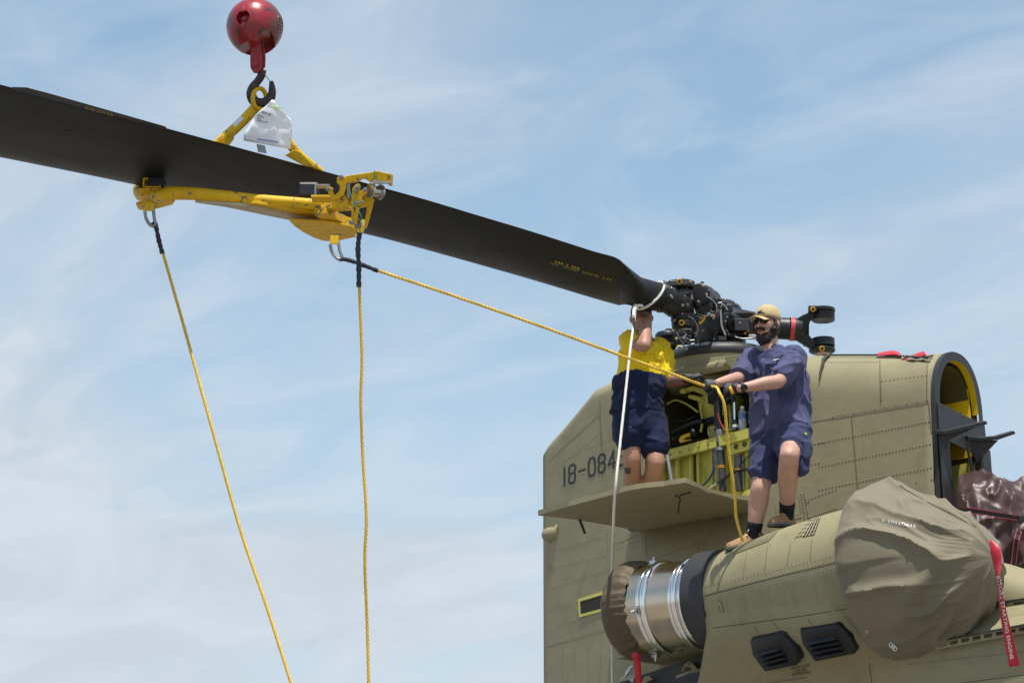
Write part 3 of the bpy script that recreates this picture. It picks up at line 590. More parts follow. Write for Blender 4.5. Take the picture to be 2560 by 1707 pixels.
# ================================================================== FAIRING BELOW THE NACELLE AND FUSELAGE SHOULDER
fg = MB(); cols = [.0, .12, .25, .45, .7, 1.0, 1.4, 1.9, 2.4, 2.9, 3.5, 4.5]
def fsec(s_):
    X = 1.165+s_; r_ = interp(RTAB, X); f = max(0, 1-s_/1.2); out = []
    prof = [(-1.35-r_*.86, 3.135-r_*.30), (-1.35-r_*.895, 3.135-r_*.46), (-1.35-r_*.85, 3.135-r_*.71), (-1.35-r_*.68, 3.135-r_*1.0), (-1.42+.13*f, 2.50), (-1.34+.15*f, 2.36), (-1.30+.15*f, 2.1)]
    swp = [0, 0, 0, -.06, -.42, -.75, -1.0]
    if X > 2.4:      # blends into the fuselage side
        t = min(1, (X-2.4)/.35)
        tgt = [(-1.05, 2.88), (-1.10, 2.84), (-1.20, 2.745), (-1.31, 2.655), (-1.325, 2.52), (-1.33, 2.36), (-1.33, 2.1)]
        prof = [(lerp(a[0], b[0], t), lerp(a[1], b[1], t)) for a, b in zip(prof, tgt)]
    for (y, z), sw in zip(prof, swp): out.append(V((X+sw*f*f, y, z)))
    return crom(out, 5)
fg.grid([fsec(s_) for s_ in [k*.06 for k in range(0, 64)]])
fus = fg.build('fuselage_side', 'khaki', heli, 50); sd = fus.modifiers.new('thick', 'SOLIDIFY'); sd.thickness = .002; sd.offset = 0
T_FUS = bvh(fus)
def scoop(poly, opening, lines):
    pts = [cast(x, y, [T_FUS, T_NAC]) for x, y in poly]; n = sum((q[1] for q in pts), V()).normalized(); c = sum((q[0] for q in pts), V())/len(pts)
    base = [p-n*.004 for p, _ in pts]; mid = [p+n*.045+(c-p)*.04 for p, _ in pts]; top_ = [p+n*.06+(c-p)*.16 for p, _ in pts]
    m_ = MB(); m_.rings([base, mid, top_], True, True, True); o_ = m_.build('louvre_scoop', 'scoop_black', fus, 45, bevel=.006)
    T = bvh(o_)
    for (xa, ya, xb, yb) in lines:
        a = cast(xa, ya, T)[0]; b_ = cast(xb, yb, T)[0]
        if a is None or b_ is None: continue
        s_ = MB(); dn = V((0, 0, -1)); s_.plate([a+n*.004, b_+n*.004, b_+n*.024+dn*.016, a+n*.024+dn*.016], (0, 0, -.005)); s_.build('louvre_slat', 'scoop_black', o_, 0)
scoop([(1881, 1591), (1954, 1574), (1966, 1577), (2002, 1614), (2012, 1636), (2002, 1653), (1920, 1670), (1888, 1628)], None, [(1892, 1628, 1948, 1612), (1900, 1638, 1958, 1622), (1908, 1648, 1966, 1633), (1916, 1658, 1972, 1645)])
scoop([(2001, 1568), (2096, 1551), (2106, 1555), (2133, 1582), (2149, 1616), (2143, 1626), (2040, 1647), (2008, 1601)], None, [(2014, 1600, 2090, 1585), (2020, 1611, 2098, 1596), (2027, 1622, 2105, 1607), (2034, 1634, 2110, 1620)])
for k, (tx, q) in enumerate((('ENGINE ACCESS', [(1978, 1672), (2025, 1664), (2025, 1657), (1978, 1665)]), ('FOR FIRE', [(1989, 1679), (2017, 1675), (2017, 1668), (1989, 1672)]), ('EXTINGUISHING', [(1981, 1688), (2026, 1681), (2026, 1674), (1981, 1681)]))):
    decal(text_mesh(tx), q, T_FUS, 'stencil', fus, 'letter_black', .004)
rivets([(1890, 1570, 1894, 1588, 4), (1920, 1685, 2020, 1705, 2), (1905, 1680, 1890, 1706, 6), (1915, 1700, 2020, 1690, 18), (2172, 1620, 2190, 1706, 12), (2395, 1701, 2560, 1680, 24), (2400, 1645, 2560, 1628, 40), (2270, 1660, 2400, 1645, 30), (2420, 1560, 2560, 1535, 20)], [T_FUS, T_NAC], .0068, 'fuselage_rivets', fus)
seam([[(1782, 1569), (1900, 1553), (2000, 1540), (2138, 1517)], [(1918, 1706), (2018, 1692)], [(2400, 1707), (2560, 1686)], [(1935, 1555), (1955, 1583)], [(2020, 1545), (2030, 1560)], [(1885, 1562), (1900, 1586)], [(2167, 1610), (2180, 1707)]], [T_FUS, T_NAC], .0045, 'fuselage_seams', fus)
# slotted rails
def rail(A, B, drop, name, nslots, flat=V((0, -1, 0))):
    A = V(A); B = V(B); d = (B-A).normalized(); n = d.cross(V((0, 0, 1))).normalized(); n = n if n.y < 0 else -n
    up_ = V((0, 0, 1)); m_ = MB(); L_ = (B-A).length
    m_.box((A+B)/2+n*.035+up_*.0, d*L_/2, n*.04, up_*.006)
    o_ = m_.build(name, 'dark_paint', fus, 0)
    wv = MB(); w_ = L_/nslots; h = drop
    for i in range(nslots):
        a = A+d*(i*w_)+n*.06; 
        wv.plate([a, a+d*w_*.28, a+d*w_*.28-up_*h, a-up_*h], n*.006)
        wv.plate([a+d*w_*.28, a+d*w_, a+d*w_-up_*h*.25, a+d*w_*.28-up_*h*.25], n*.0055); wv.plate([a+d*w_*.28-up_*h*.75, a+d*w_-up_*h*.75, a+d*w_-up_*h, a+d*w_*.28-up_*h], n*.0055)
    wv.build('slotted_flange', 'khaki', o_, 0)
A = cast(2352, 1607, T_FUS)[0]; B = cast(2556, 1568, T_FUS)[0]; d_ = (B-A).normalized(); rail(A, B+d_*.6, .05, 'fuselage_rail', 14)
A = V((2.75, -1.02, 2.885)); rail(A, A+V((1.2, 0, 0)), .055, 'fuselage_rail', 7)
m_ = MB(); m_.lathe((2.45, -.80, 3.02), V((1, .06, -.16)), [(.30, -.2), (.33, .1), (.32, .35), (.28, .6), (.21, .9), (.12, 1.15), (.02, 1.3)], 32); tcn = m_.build('tunnel_fairing', 'khaki', heli, 50)
m_ = MB(); m_.grid([[V((x, -1.06, 2.89)), V((x, .9, 2.92))] for x in (-.2, 1.5, 2.5, 4.6)]); m_.build('fuselage_roof', 'khaki', heli, 0)
# dark sponson end, bracket and ledge under the exhaust
def pgon(pts, y): return [PY(a, b, y) for a, b in pts]
m_ = MB(); m_.plate(pgon([(1530, 1712), (1610, 1684), (1700, 1655), (1772, 1629), (1806, 1612), (1830, 1640), (1790, 1712)], -.85), (0, .05, 0)); m_.build('ramp_fairing', 'dark_paint', heli, 0)
m_ = MB(); m_.plate(pgon([(1703, 1676), (1712, 1658), (1720, 1652), (1728, 1654), (1740, 1666), (1742, 1671), (1730, 1674), (1722, 1664), (1712, 1666), (1707, 1678)], -.90), (0, .02, 0)); m_.cyl(PY(1720, 1658, -.915), PY(1720, 1658, -.88), .008, 10); m_.build('hinge_lug', 'khaki', heli, 0)
m_ = MB(); m_.plate(pgon([(1604, 1705), (1612, 1690), (1622, 1688), (1630, 1696), (1606, 1708)], -.90), (0, .02, 0)); m_.build('hinge_lug', 'khaki', heli, 0)
led = [(1690, 1688), (1720, 1676), (1750, 1670), (1785, 1665)]; m_ = MB()
m_.grid([[PY(x, y, -.98)+V((0, -.0, 0)), PY(x, y+7, -1.10)] for x, y in led]); m_.build('fairing_ledge', 'ledge_sunlit', heli, 0)
m_ = MB(); p0 = PY(1789, 1652, -.97); m_.lathe(p0, -FW, [(.012, 0), (.012, .01), (.006, .012)], 6); m_.build('fairing_nut', 'nut_yellow', heli, 0)

# lower hull of the helicopter, below the picture
hl = MB(); hsec = []
for x, w_, zb in ((-1.95, .55, 1.3), (-1.6, .95, .7), (-.8, 1.2, .1), (.4, 1.26, -.35), (2.0, 1.28, -.5), (6.0, 1.28, -.55), (9.0, 1.25, -.5)):
    hsec.append([V((x, w_*math.copysign(abs(math.cos(a))**.5, math.cos(a)), lerp(zb, 2.2, .5)+(2.2-zb)/2*math.copysign(abs(math.sin(a))**.5, math.sin(a)))) for a in [2*math.pi*k/32 for k in range(32)]])
hl.rings(hsec); hl.build('lower_hull', 'khaki', heli, 50)
for x, y in ((.2, -1.45), (.2, 1.45)):
    m_ = MB(); m_.lathe((x, y-.12, -.95), (0, 1, 0), [(.16, 0), (.33, .02), (.35, .08), (.35, .16), (.33, .22), (.16, .24)], 32); wo_ = m_.build('wheel', 'hose_black', heli, 40)
    m_ = MB(); m_.tube([V((x, y*.93, -.95)), V((x, y*.8, .2))], .07, 12); m_.build('landing_leg', 'khaki', heli)
# ================================================================== ROTOR BLADE
ZB = 5.78
LE = [(1602, 764), (1547, 746), (1480, 727), (1330, 682), (1200, 645), (1060, 606), (930, 572), (700, 520), (430, 462), (200, 413), (0, 372), (-200, 331), (-450, 280), (-800, 208)]
TE = [(1574, 692), (1549, 650), (1480, 628), (1330, 580), (1200, 541), (1060, 499), (930, 463), (700, 399), (430, 326), (200, 265), (0, 213), (-200, 160), (-450, 94), (-800, 0)]
blade = thing('rotor_blade', 'long black rotor blade hanging under the red crane hook', 'rotor blade')
NA = 18
foil = [(c, .085*(1.4845*math.sqrt(max(c, 0))-.63*c-1.758*c*c+1.4215*c**3-.5075*c**4)*5*.1/.085*1.0) for c in [(1-math.cos(math.pi*k/NA))/2 for k in range(NA+1)]]
def bsec(le, te, tk=1.0, sq=0.0):
    ch = te-le; upn = V((0, 0, 1)); return [le+ch*c+upn*(h*ch.length*.55*tk) for c, h in foil]+[le+ch*c-upn*(h*ch.length*.45*tk) for c, h in foil[-2:0:-1]]
lep = crom([PZ(x, y, ZB) for x, y in LE], 4); tep = crom([PZ(x, y, ZB) for x, y in TE], 4)
bm_ = MB(); secs = [bsec(a, b, 1.0) for a, b in zip(lep[4:], tep[4:])]
# root: the blade narrows to a round neck
rc = W(1588, 736, 19.35); r2c = W(1640, 742, 19.55)
n_s = len(secs[0])
def rr(c, ax, r_, ref, sx=1.0):
    """round ring matched to section order"""
    ax = V(ax).normalized(); ch = (ref[NA]-ref[0]); u = (ch-ax*ch.dot(ax)).normalized(); v_ = V((0, 0, 1)); v_ = (v_-ax*v_.dot(ax)).normalized()
    return [c + (-u*math.cos(math.pi*k/NA) + v_*math.sin(math.pi*k/NA)*sx)*r_ for k in range(NA+1)] + [c + (-u*math.cos(math.pi*k/NA) - v_*math.sin(math.pi*k/NA)*sx)*r_ for k in range(NA-1, 0, -1)]
axd = (secs[0][0]-secs[3][0]).normalized()
c0 = W(1652, 744, 19.60); c1 = W(1618, 736, 19.50); c2 = W(1588, 728, 19.42)
R0 = [rr(c0, axd, .112, secs[0]), rr(c1, axd, .114, secs[0]), rr(c2, axd, .116, secs[0])]
mid = [lerp(a, b, .5) for a, b in zip(R0[2], secs[0])]
bm_.rings(R0+[mid]+secs, True, True, True)
bbody = bm_.build('blade_body', 'blade_black', blade, 50); T_BL = bvh(bbody)
# trim tab along the trailing edge
tb = MB(); ta = [(418, 322), (412, 316), (250, 270), (120, 233), (66, 219), (30, 218)]; tbk = [(430, 326), (422, 326), (250, 280), (120, 245), (66, 231), (30, 222)]
tb.rings([[PZ(x, y, ZB+.002), PZ(x, y, ZB-.004), PZ(u, v+6, ZB-.006), PZ(u, v+6, ZB+.008)] for (x, y), (u, v) in zip(ta, tbk)]); tbo = tb.build('trim_tab', 'blade_black', blade, 0)
decal(text_mesh('DO NOT BEND', 1.15), [(281, 282), (211, 264), (211, 271), (281, 290)], [T_BL, bvh(tbo)], 'blade_marking', bbody, 'letter_yellow', .003)
decal(text_mesh('--- - ---', 1.05), [(1448, 668), (1388, 651), (1388, 656), (1448, 673)], T_BL, 'blade_marking', bbody, 'letter_yellow', .003)
decal(text_mesh('AFT  BLADE  SERIAL  NO.', 1.0), [(1530, 697), (1371, 653), (1371, 658), (1530, 702)], T_BL, 'blade_marking', bbody, 'letter_yellow', .003)
m_ = MB(); 
for k, (x, y, l) in enumerate(((610, 466, 16), (330, 400, 14), (500, 420, 10), (1240, 631, 16), (1305, 643, 10), (900, 520, 12), (660, 495, 9), (690, 470, 12), (160, 330, 16))):
    p, n = cast(x, y, T_BL); q, _ = cast(x+l, y+l*.02, T_BL); 
    if p is not None and q is not None: m_.add([p+n*.002, q+n*.002, q+n*.002+V((.012, 0, 0)), p+n*.002+V((.006, 0, 0))], [(0, 1, 2, 3)])
mat('scuff', (0.055, 0.054, 0.052), 0.6, var=0.3, vs=30); m_.build('blade_scuffs', 'scuff', bbody, 0, kind='stuff')
# ================================================================== ROTOR HEAD
DH = 20.15
def disc(c, ax, prof, n=28): m_ = MB(); m_.lathe(c, ax, prof, n); return m_
UZ = V((0, 0, 1))
hb = MB(); hb.lathe((0, 0, 0), UZ, [(.14, 5.38), (.19, 5.42), (.205, 5.50), (.21, 5.62), (.20, 5.74), (.17, 5.80), (.12, 5.84), (.05, 5.85)], 40)
hub = hb.build('rotor_hub', 'hub_black', heli, 50)
def hp(name, m, mbd, smooth=40, bevel=0.0): return mbd.build(name, m, hub, smooth, bevel)
def nut(p, r_=.028, face=None):
    face = (face or -FW).normalized(); m_ = MB(); m_.lathe(p, face, [(r_, -.012), (r_, .006), (r_*.92, .012), (r_*.5, .012), (r_*.45, .008), (.001, .008)], 6); o_ = hp('yellow_nut', 'nut_yellow', m_, 20)
    m_ = MB(); m_.lathe(p, face, [(r_*.5, .010), (r_*.5, .018), (.001, .018)], 14); m_.build('nut_bore', 'hub_black', o_, 30)
# --- right arm with empty blade fork (perpendicular to the view, 120 degrees from the fitted blade)
AX = RT
def AW(x, y, d=DH): return W(x, y, d)
a0 = AW(1850, 815); a1 = AW(1972, 822)
hp('pitch_shaft', 'hub_black', MB().tube([a0, lerp(a0, a1, .6), lerp(a0, a1, .62), a1, AW(1974, 822)], [.10, .10, .088, .088, .093], 32))
hp('red_band', 'band_red', MB().tube([AW(1974.5, 822.2), AW(1985, 823)], .0945, 32))
fk = MB(); fk.tube([AW(1985.2, 823), AW(1993, 823.5), AW(2004, 824)], [.093, .092, .085], 32)
def flat(pts, th, d=DH): 
    return [V(p) for p in [W(x, y, d-th/2) for x, y in pts]]
hp('fork_root', 'hub_black', fk)
for sgn, pts in ((1, [(1990, 800), (2006, 789), (2026, 780), (2036, 778), (2036, 800), (2026, 802), (2023, 812), (2023, 836), (2017, 842), (2006, 814), (1996, 830)]), (-1, [(1990, 850), (2010, 862), (2028, 873), (2040, 872), (2040, 850), (2030, 846), (2023, 838), (2023, 812), (2017, 806), (2010, 840), (1996, 820)])):
    m_ = MB(); m_.plate(flat(pts, .11), FW*.11); hp('fork_arm', 'hub_black', m_, 0, .006)
m_ = MB(); m_.plate(flat([(2004, 812), (2010, 806), (2014, 810), (2014, 834), (2010, 838), (2004, 832), (2000, 824)], .125), FW*.004); hp('fork_recess', 'gap', m_, 0)
def lug(cx, cy, ztop, prof, name, mm='hub_black', d=DH): return hp(name, mm, disc(W(cx, cy, d), UZ, prof, 36))
# heights are given from the reference pixel downwards/upwards in metres
lug(2058, 791, 0, [(.05, -.035), (.09, -.035), (.092, -.03), (.092, .035), (.085, .04)], 'fork_lug'); lug(2055, 777, 0, [(.08, -.015), (.103, -.013), (.106, 0), (.103, .014), (.085, .02), (.03, .022)], 'pin_cap')
lug(2058, 858, 0, [(.08, -.03), (.092, -.028), (.092, .032), (.09, .036), (.04, .038)], 'fork_lug'); lug(2055, 876, 0, [(.05, -.022), (.09, -.018), (.104, -.008), (.106, .006), (.10, .018), (.08, .022)], 'pin_cap')
lug(2058, 799, 0, [(.025, -.003), (.052, -.003), (.055, .001)], 'pin_bushing', 'bronze'); lug(2055, 882, 0, [(.02, -.012), (.06, -.012), (.062, -.006)], 'pin_bushing', 'bronze')
nut(W(2032, 773, DH-.115), .023); nut(W(2055, 871, DH-.118), .023)
m_ = MB(); m_.box(W(2031, 773, DH-.075), RT*.032, HF*.03, UZ*.024); hp('pin_lock', 'hub_black', m_, 0, .004)
for x, y in ((2011, 789), (2011, 863)):
    m_ = MB(); m_.cyl(W(x, y-3, DH), W(x, y+3, DH), .008, 8); hp('grease_fitting', 'hub_black', m_)
# --- centre: shaft housings, boxes, bolt ring
hp('arm_housing', 'hub_black', MB().tube([AW(1800, 802, 19.95), AW(1830, 808, 19.95), AW(1900, 816, 20.0)], [.13, .125, .105], 28))
m_ = MB(); c_ = W(1828, 812, 19.82); ax_ = (RT*.75-FW*.66).normalized()
m_.lathe(c_, ax_, [(.10, -.06), (.10, 0), (.085, .006), (.066, .006), (.064, -.02), (.001, -.02)], 40); br = hp('bolt_ring', 'hub_black', m_)
u_ = ax_.orthogonal().normalized(); v_ = ax_.cross(u_)
for k in range(14):
    a = k*2*math.pi/14; q = c_+(u_*math.cos(a)+v_*math.sin(a))*.086; b_ = MB(); b_.lathe(q, ax_, [(.009, 0), (.009, .012), (.001, .012)], 6); b_.build('ring_bolt', 'galv' if k % 3 else 'hub_black', br)
m_ = MB(); m_.box(W(1856, 811, 19.80), (RT*.9-FW*.3).normalized()*.055, (FW+RT*.3).normalized()*.05, UZ*.05); bx_ = hp('hinge_block', 'ring_grey', m_, 0, .006)
m_ = MB(); m_.lathe(W(1850, 808, 19.76), -FW, [(.012, -.01), (.012, .004), (.001, .008)], 10); m_.build('block_rivet', 'galv', bx_)
m_ = MB(); m_.plate([W(x, y, 19.85) for x, y in ((1828, 784), (1836, 781), (1884, 781), (1886, 795), (1868, 796), (1850, 790), (1830, 790))], FW*.12); hp('hinge_yoke', 'hub_black', m_, 0, .005)
m_ = MB(); m_.plate([W(x, y, 19.85) for x, y in ((1826, 836), (1850, 838), (1900, 836), (1900, 830), (1850, 832), (1828, 829))], FW*.12); hp('hinge_yoke', 'hub_black', m_, 0, .005)
m_ = MB(); c_ = W(1880, 815, 19.80); m_.lathe(c_, (RT*.5-FW*.8).normalized(), [(.07, -.02), (.07, 0), (.06, .008), (.045, .008), (.044, -.01), (.001, -.01)], 28); hp('bolt_ring', 'hub_black', m_)
m_ = MB(); m_.tube(crom([W(x, y, 19.74) for x, y in ((1802, 772), (1803, 790), (1805, 815), (1814, 838))], 6), .007, 8); hp('hydraulic_line', 'steel', m_)
for x, y in ((1758, 826), (1870, 827), (1863, 833)): nut(W(x, y, 19.74), .010)
# rod-end cluster on top
m_ = MB(); m_.box(W(1815, 770, 19.9), RT*.05, FW*.05, UZ*.035); m_.box(W(1803, 763, 19.85), RT*.025, FW*.03, UZ*.03); m_.box(W(1821, 762, 19.9), (RT*.6-UZ*.4)*.05, FW*.03, UZ*.02); hp('rod_end_block', 'hub_black', m_, 0, .01)
m_ = MB(); m_.cyl(W(1792, 759, 19.8), W(1806, 757, 19.8), .010, 10); hp('rod_bolt', 'galv', m_)
m_ = MB(); m_.tube([W(1802, 750, 19.85), W(1807, 762, 19.85)], .010, 8); hp('rod_stud', 'hub_black', m_)
m_ = MB(); m_.tube(crom([W(x, y, 19.78) for x, y in ((1800, 768), (1806, 760), (1814, 766), (1818, 775))], 5), .006, 6); hp('clip_wire', 'steel', m_)
# lag damper and its lumps behind the fitted fork
m_ = MB(); a = W(1748, 734, 19.55); b_ = W(1784, 752, 19.95); d_ = (b_-a).normalized(); m_.lathe(a, d_, [(.03, -.01), (.05, -.008), (.052, 0), (.074, .004), (.084, .015), (.086, .18), (.078, .20), (.078, .36), (.06, .42)], 32); hp('lag_damper', 'hub_black', m_)
m_ = MB(); m_.lathe(a, d_, [(.058, -.004), (.060, .003), (.066, .003), (.068, -.002)], 32); hp('damper_seal', 'ring_grey', m_)
for c_, r_, sc in ((W(1746, 759, 19.55), .030, (1, 1, 1)), (W(1766, 766, 19.6), .048, (1.1, 1, .8)), (W(1782, 752, 19.75), .03, (1, 1, 1)), (W(1786, 768, 19.75), .035, (1.2, 1, .7)), (W(1752, 772, 19.6), .05, (1, 1, 1))):
    m_ = MB(); m_.sphere(c_, r_, 16, 10, sc); hp('damper_reservoir', 'hub_black', m_, 60)
m_ = MB(); m_.tube([W(1755.5, 704, 19.75), W(1756, 712, 19.75), W(1757, 713, 19.75), W(1759, 726, 19.75)], [.012, .016, .022, .026], 10); m_.tube([W(1758, 718, 19.75), W(1768, 722, 19.75), W(1776, 740, 19.8)], [.02, .022, .02], 8); hp('filler_cap', 'hub_black', m_)
for x, y in ((1729, 737), (1783, 785)):
    m_ = MB(); m_.cyl(W(x, y, 19.5), W(x+1, y+12, 19.5), .010, 10); hp('brass_stud', 'bronze', m_)
m_ = MB(); m_.tube(crom([W(x, y, 19.55) for x, y in ((1762, 789), (1758, 800), (1748, 809))], 5), .009, 8); hp('yellow_tube', 'nut_yellow', m_)
# --- grip that holds the fitted blade
PD = 19.62
gp = MB(); gp.tube([W(1646, 741, 19.6), W(1652, 742, 19.6), W(1668, 744, PD), W(1690, 752, PD), W(1716, 765, PD+.05)], [.118, .122, .122, .135, .12], 32); gp.build('blade_grip', 'hub_black', hub, 50)
m_ = MB(); m_.tube([W(1650, 741, 19.59), W(1655, 742, 19.59)], [.127, .127], 32); hp('grip_ring', 'ring_grey', m_)
for (cy, pr) in ((713, [(.03, .032), (.075, .030), (.098, .020), (.100, -.02), (.092, -.028), (.03, -.028)]), (737, [(.03, .022), (.095, .020), (.102, .012), (.102, -.022), (.092, -.03), (.03, -.03)])):
    hp('fork_lug', 'ring_grey', disc(W(1706, cy, PD), UZ, pr, 36))
    m_ = MB(); c_ = W(1682, cy+3, PD); d_ = (W(1706, cy, PD)-c_).normalized(); m_.box(c_, d_*.08, d_.cross(UZ).normalized()*.085, UZ*.024); hp('fork_arm', 'ring_grey', m_, 0, .008)
m_ = MB(); m_.lathe(W(1703, 726, PD), UZ, [(.06, -.05), (.06, .05)], 20); hp('blade_pin', 'galv', m_)
m_ = MB(); m_.box(W(1697, 704, PD-.02), RT*.034, FW*.05, UZ*.020); m_.box(W(1683, 705, PD-.02), RT*.016, FW*.03, UZ*.02); hp('pin_lock', 'hub_black', m_, 0, .005)
nut(W(1698, 704, PD-.09), .024); 
hp('pin_cap', 'hub_black', disc(W(1712, 806, PD), UZ, [(.05, -.065), (.085, -.058), (.100, -.045), (.105, -.01), (.100, .0), (.108, .01), (.108, .05), (.08, .06), (.07, .12), (.09, .16), (.05, .17)], 36))
nut(W(1704, 806, PD-.115), .025)
hp('pin_bushing', 'steel', disc(W(1714, 826, PD-.02), UZ, [(.036, -.006), (.052, -.004), (.054, .006)], 28))
m_ = MB(); m_.plate([W(x, y, PD-.125) for x, y in ((1706, 746), (1720, 743), (1730, 752), (1726, 768), (1720, 773), (1709, 764))], FW*.01); hp('grip_boss', 'ring_grey', m_, 0, .004)
m_ = MB(); m_.plate([W(x, y, PD-.09) for x, y in ((1701, 742), (1706, 739), (1712, 742), (1706, 744))], FW*.01); hp('yellow_mark', 'nut_yellow', m_, 0)
# rod hanging below the cap
m_ = MB(); m_.tube([W(1690, 832, 19.5), W(1700, 850, 19.45), W(1715, 871, 19.4)], [.010, .007, .006], 8); hp('droop_cable', 'hub_black', m_)
m_ = MB(); m_.lathe(W(1716, 872, 19.4), -FW, [(.010, -.002), (.010, .004), (.006, .004)], 12); hp('cable_eye', 'galv', m_)
# --- third arm, pointing away to the left
for cx, cy, pr in ((1668, 841, [(.05, .03), (.085, .028), (.098, .012), (.098, -.012), (.09, -.02)]), (1668, 856, [(.05, .028), (.085, .026), (.085, -.03), (.05, -.034)]), (1672, 828, [(.03, .015), (.032, -.015)])):
    hp('fork_lug', 'hub_black', disc(W(cx, cy, 20.35), UZ, pr, 30))
hp('pin_bushing', 'bronze', disc(W(1662, 868, 20.33), UZ, [(.03, 0), (.055, .0), (.06, .02)], 24))
m_ = MB(); m_.tube([W(1672, 850, 20.35), W(1700, 842, 20.3), W(1780, 815, 20.2)], [.05, .07, .10], 20); hp('pitch_shaft', 'hub_black', m_)
m_ = MB(); m_.lathe(W(1680, 866, 20.1), (RT*.2-FW).normalized(), [(.03, -.03), (.035, 0), (.02, .01), (.001, .01)], 16); hp('idler_roller', 'hub_black', m_)
m_ = MB(); m_.box(W(1714, 853, 20.0), RT*.04, FW*.04, UZ*.03); hp('link_bracket', 'ring_grey', m_, 0, .008)
m_ = MB(); m_.cyl(W(1688, 845, 19.95), W(1694, 848, 19.95), .010, 8); m_.cyl(W(1693, 868, 19.95), W(1702, 866, 19.95), .012, 8); hp('lime_seal', 'primer', m_)
for x, y in ((1877, 846), (1878, 841)):
    pass

# small bolts, lockwire and lines that crowd the head
TH = [bvh(o) for o in hub.children if o.type == 'MESH']+[bvh(hub)]
rnd = random.Random(11)
for k in range(70):
    if k < 42: x, y = rnd.uniform(1668, 1900), rnd.uniform(705, 850)
    else: x, y = rnd.uniform(1640, 1730), rnd.uniform(700, 860)
    p, n = cast(x, y, TH)
    if p is None: continue
    r_ = rnd.choice((.006, .008, .010, .013)); m_ = MB(); m_.lathe(p-n*.002, n, [(r_, 0), (r_, r_*.9), (r_*.55, r_*1.1), (r_*.5, r_*1.5), (.0005, r_*1.5)], 6); m_.build('head_bolt', rnd.choice(('hub_black', 'galv', 'hub_black', 'steel', 'bronze', 'ring_grey')), hub, 30)
for pts, r_, mm_ in (([(1735, 770), (1748, 786), (1770, 790), (1790, 782)], .006, 'hose_black'), ([(1786, 745), (1800, 748), (1812, 760), (1830, 772)], .006, 'hose_black'), ([(1720, 790), (1736, 800), (1744, 822), (1738, 842)], .005, 'galv'), ([(1696, 846), (1712, 842), (1724, 850), (1736, 850)], .006, 'galv'), ([(1838, 842), (1858, 846), (1880, 844), (1895, 838)], .005, 'galv'), ([(1765, 740), (1778, 748), (1790, 762), (1792, 780)], .005, 'steel')):
    m_ = MB(); m_.tube(crom([W(x, y, 19.50) for x, y in pts], 6), r_, 6); m_.build('head_line', mm_, hub, 60)
for x, y, sx, sz in ((1722, 846, .02, .025), (1700, 852, .02, .02), (1880, 842, .03, .02), (1806, 845, .03, .018)):
    m_ = MB(); m_.box(W(x, y, 19.75), RT*sx, FW*.02, UZ*sz); m_.build('head_bracket', rnd.choice(('hub_black', 'galv', 'ring_grey')), hub, 0, bevel=.004)
# ================================================================== CRANE HOOK
hook = thing('crane_hook', 'scuffed red crane headache ball with its dark steel hook', 'crane hook')
HD = 17.10
bc = W(637, 68, HD); br_ = 71/FPX*HD
def cut(o, cutter):
    md = o.modifiers.new('b', 'BOOLEAN'); md.object = cutter; md.operation = 'DIFFERENCE'; md.solver = 'EXACT'
    dg = bpy.context.evaluated_depsgraph_get(); dg.update(); me = bpy.data.meshes.new_from_object(o.evaluated_get(dg)); o.modifiers.clear(); o.data = me; bpy.data.objects.remove(cutter)
bl_ = MB(); bl_.sphere(bc, br_, 64, 40, (1, 1, 1.02)); ball = bl_.build('ball_weight', 'ball_red', hook, 60)
# slot at the bottom for the shackle plates, running across towards the right
sx = (RT*.9+FW*.1).normalized(); sy = UZ.cross(sx).normalized()
cx = MB(); rowsc = [[bc+RT*(x/FPX*HD)+UZ*((68-y)/FPX*HD)+sy*t for x, y in ((-42, 134), (-30, 127), (0, 122), (20, 104), (38, 98), (50, 110), (60, 150), (-42, 150))] for t in (-.4, .09)]
cx.rings(rowsc); co = cx.build('cutter', 'gap', None, 0); cut(ball, co)
rec_ax = (W(607, 44, HD-.17)-bc).normalized(); rc_ = bc+rec_ax*br_
cx = MB(); cx.lathe(rc_-rec_ax*.06, rec_ax, [(.045, 0), (.05, .05), (.05, .2)], 28); co = cx.build('cutter', 'gap', None, 0); cut(ball, co)
for p in ball.data.polygons: p.use_smooth = True
ball.data.set_sharp_from_angle(angle=R(40))
m_ = MB(); m_.lathe(rc_-rec_ax*.055, rec_ax, [(.030, 0), (.030, .012), (.018, .014), (.018, .030), (.012, .034), (.001, .034)], 14); m_.cyl(rc_-rec_ax*.03-RT*.03, rc_-rec_ax*.03+RT*.03, .003, 6); m_.build('recess_bolt', 'ball_red', ball, 30)
for sgn in (1, -1):
    d_ = (UZ-rec_ax*rec_ax.z).normalized()*sgn; c_ = bc+(rec_ax*br_+d_*.062).normalized()*(br_-.002); m_ = MB(); m_.tube([c_-d_*.018, c_, c_+d_*.02], [.012, .012, .003], 10); m_.build('recess_lug', 'ball_red', ball, 60)
# embossed oval with raised letters on the right flank
oa = (W(704, 60, HD-.06)-bc).normalized(); u1 = (UZ-oa*oa.z).normalized(); u2 = oa.cross(u1)
m_ = MB(); ov = [bc+(oa*br_+u1*.072*math.cos(k*math.pi/16)+u2*.045*math.sin(k*math.pi/16)).normalized()*br_ for k in range(33)]
m_.tube([p+(p-bc).normalized()*.001 for p in ov], .0025, 6); m_.build('cast_oval', 'ball_red', ball, 60)
m_ = MB()
for i in range(4):
    for j in range(3):
        c_ = bc+(oa*br_+u1*(.035-.024*i)+u2*(-.018+.018*j)).normalized()*(br_+.001); m_.box(c_, u1*.004, u2*.007, (c_-bc).normalized()*.003)
m_.build('cast_marks', 'ball_red', ball, 0, kind='stuff')
m_ = MB(); m_.cyl(W(637, 4, HD), W(636, -40, HD), .050, 24); m_.build('wire_socket', 'ball_red', hook)
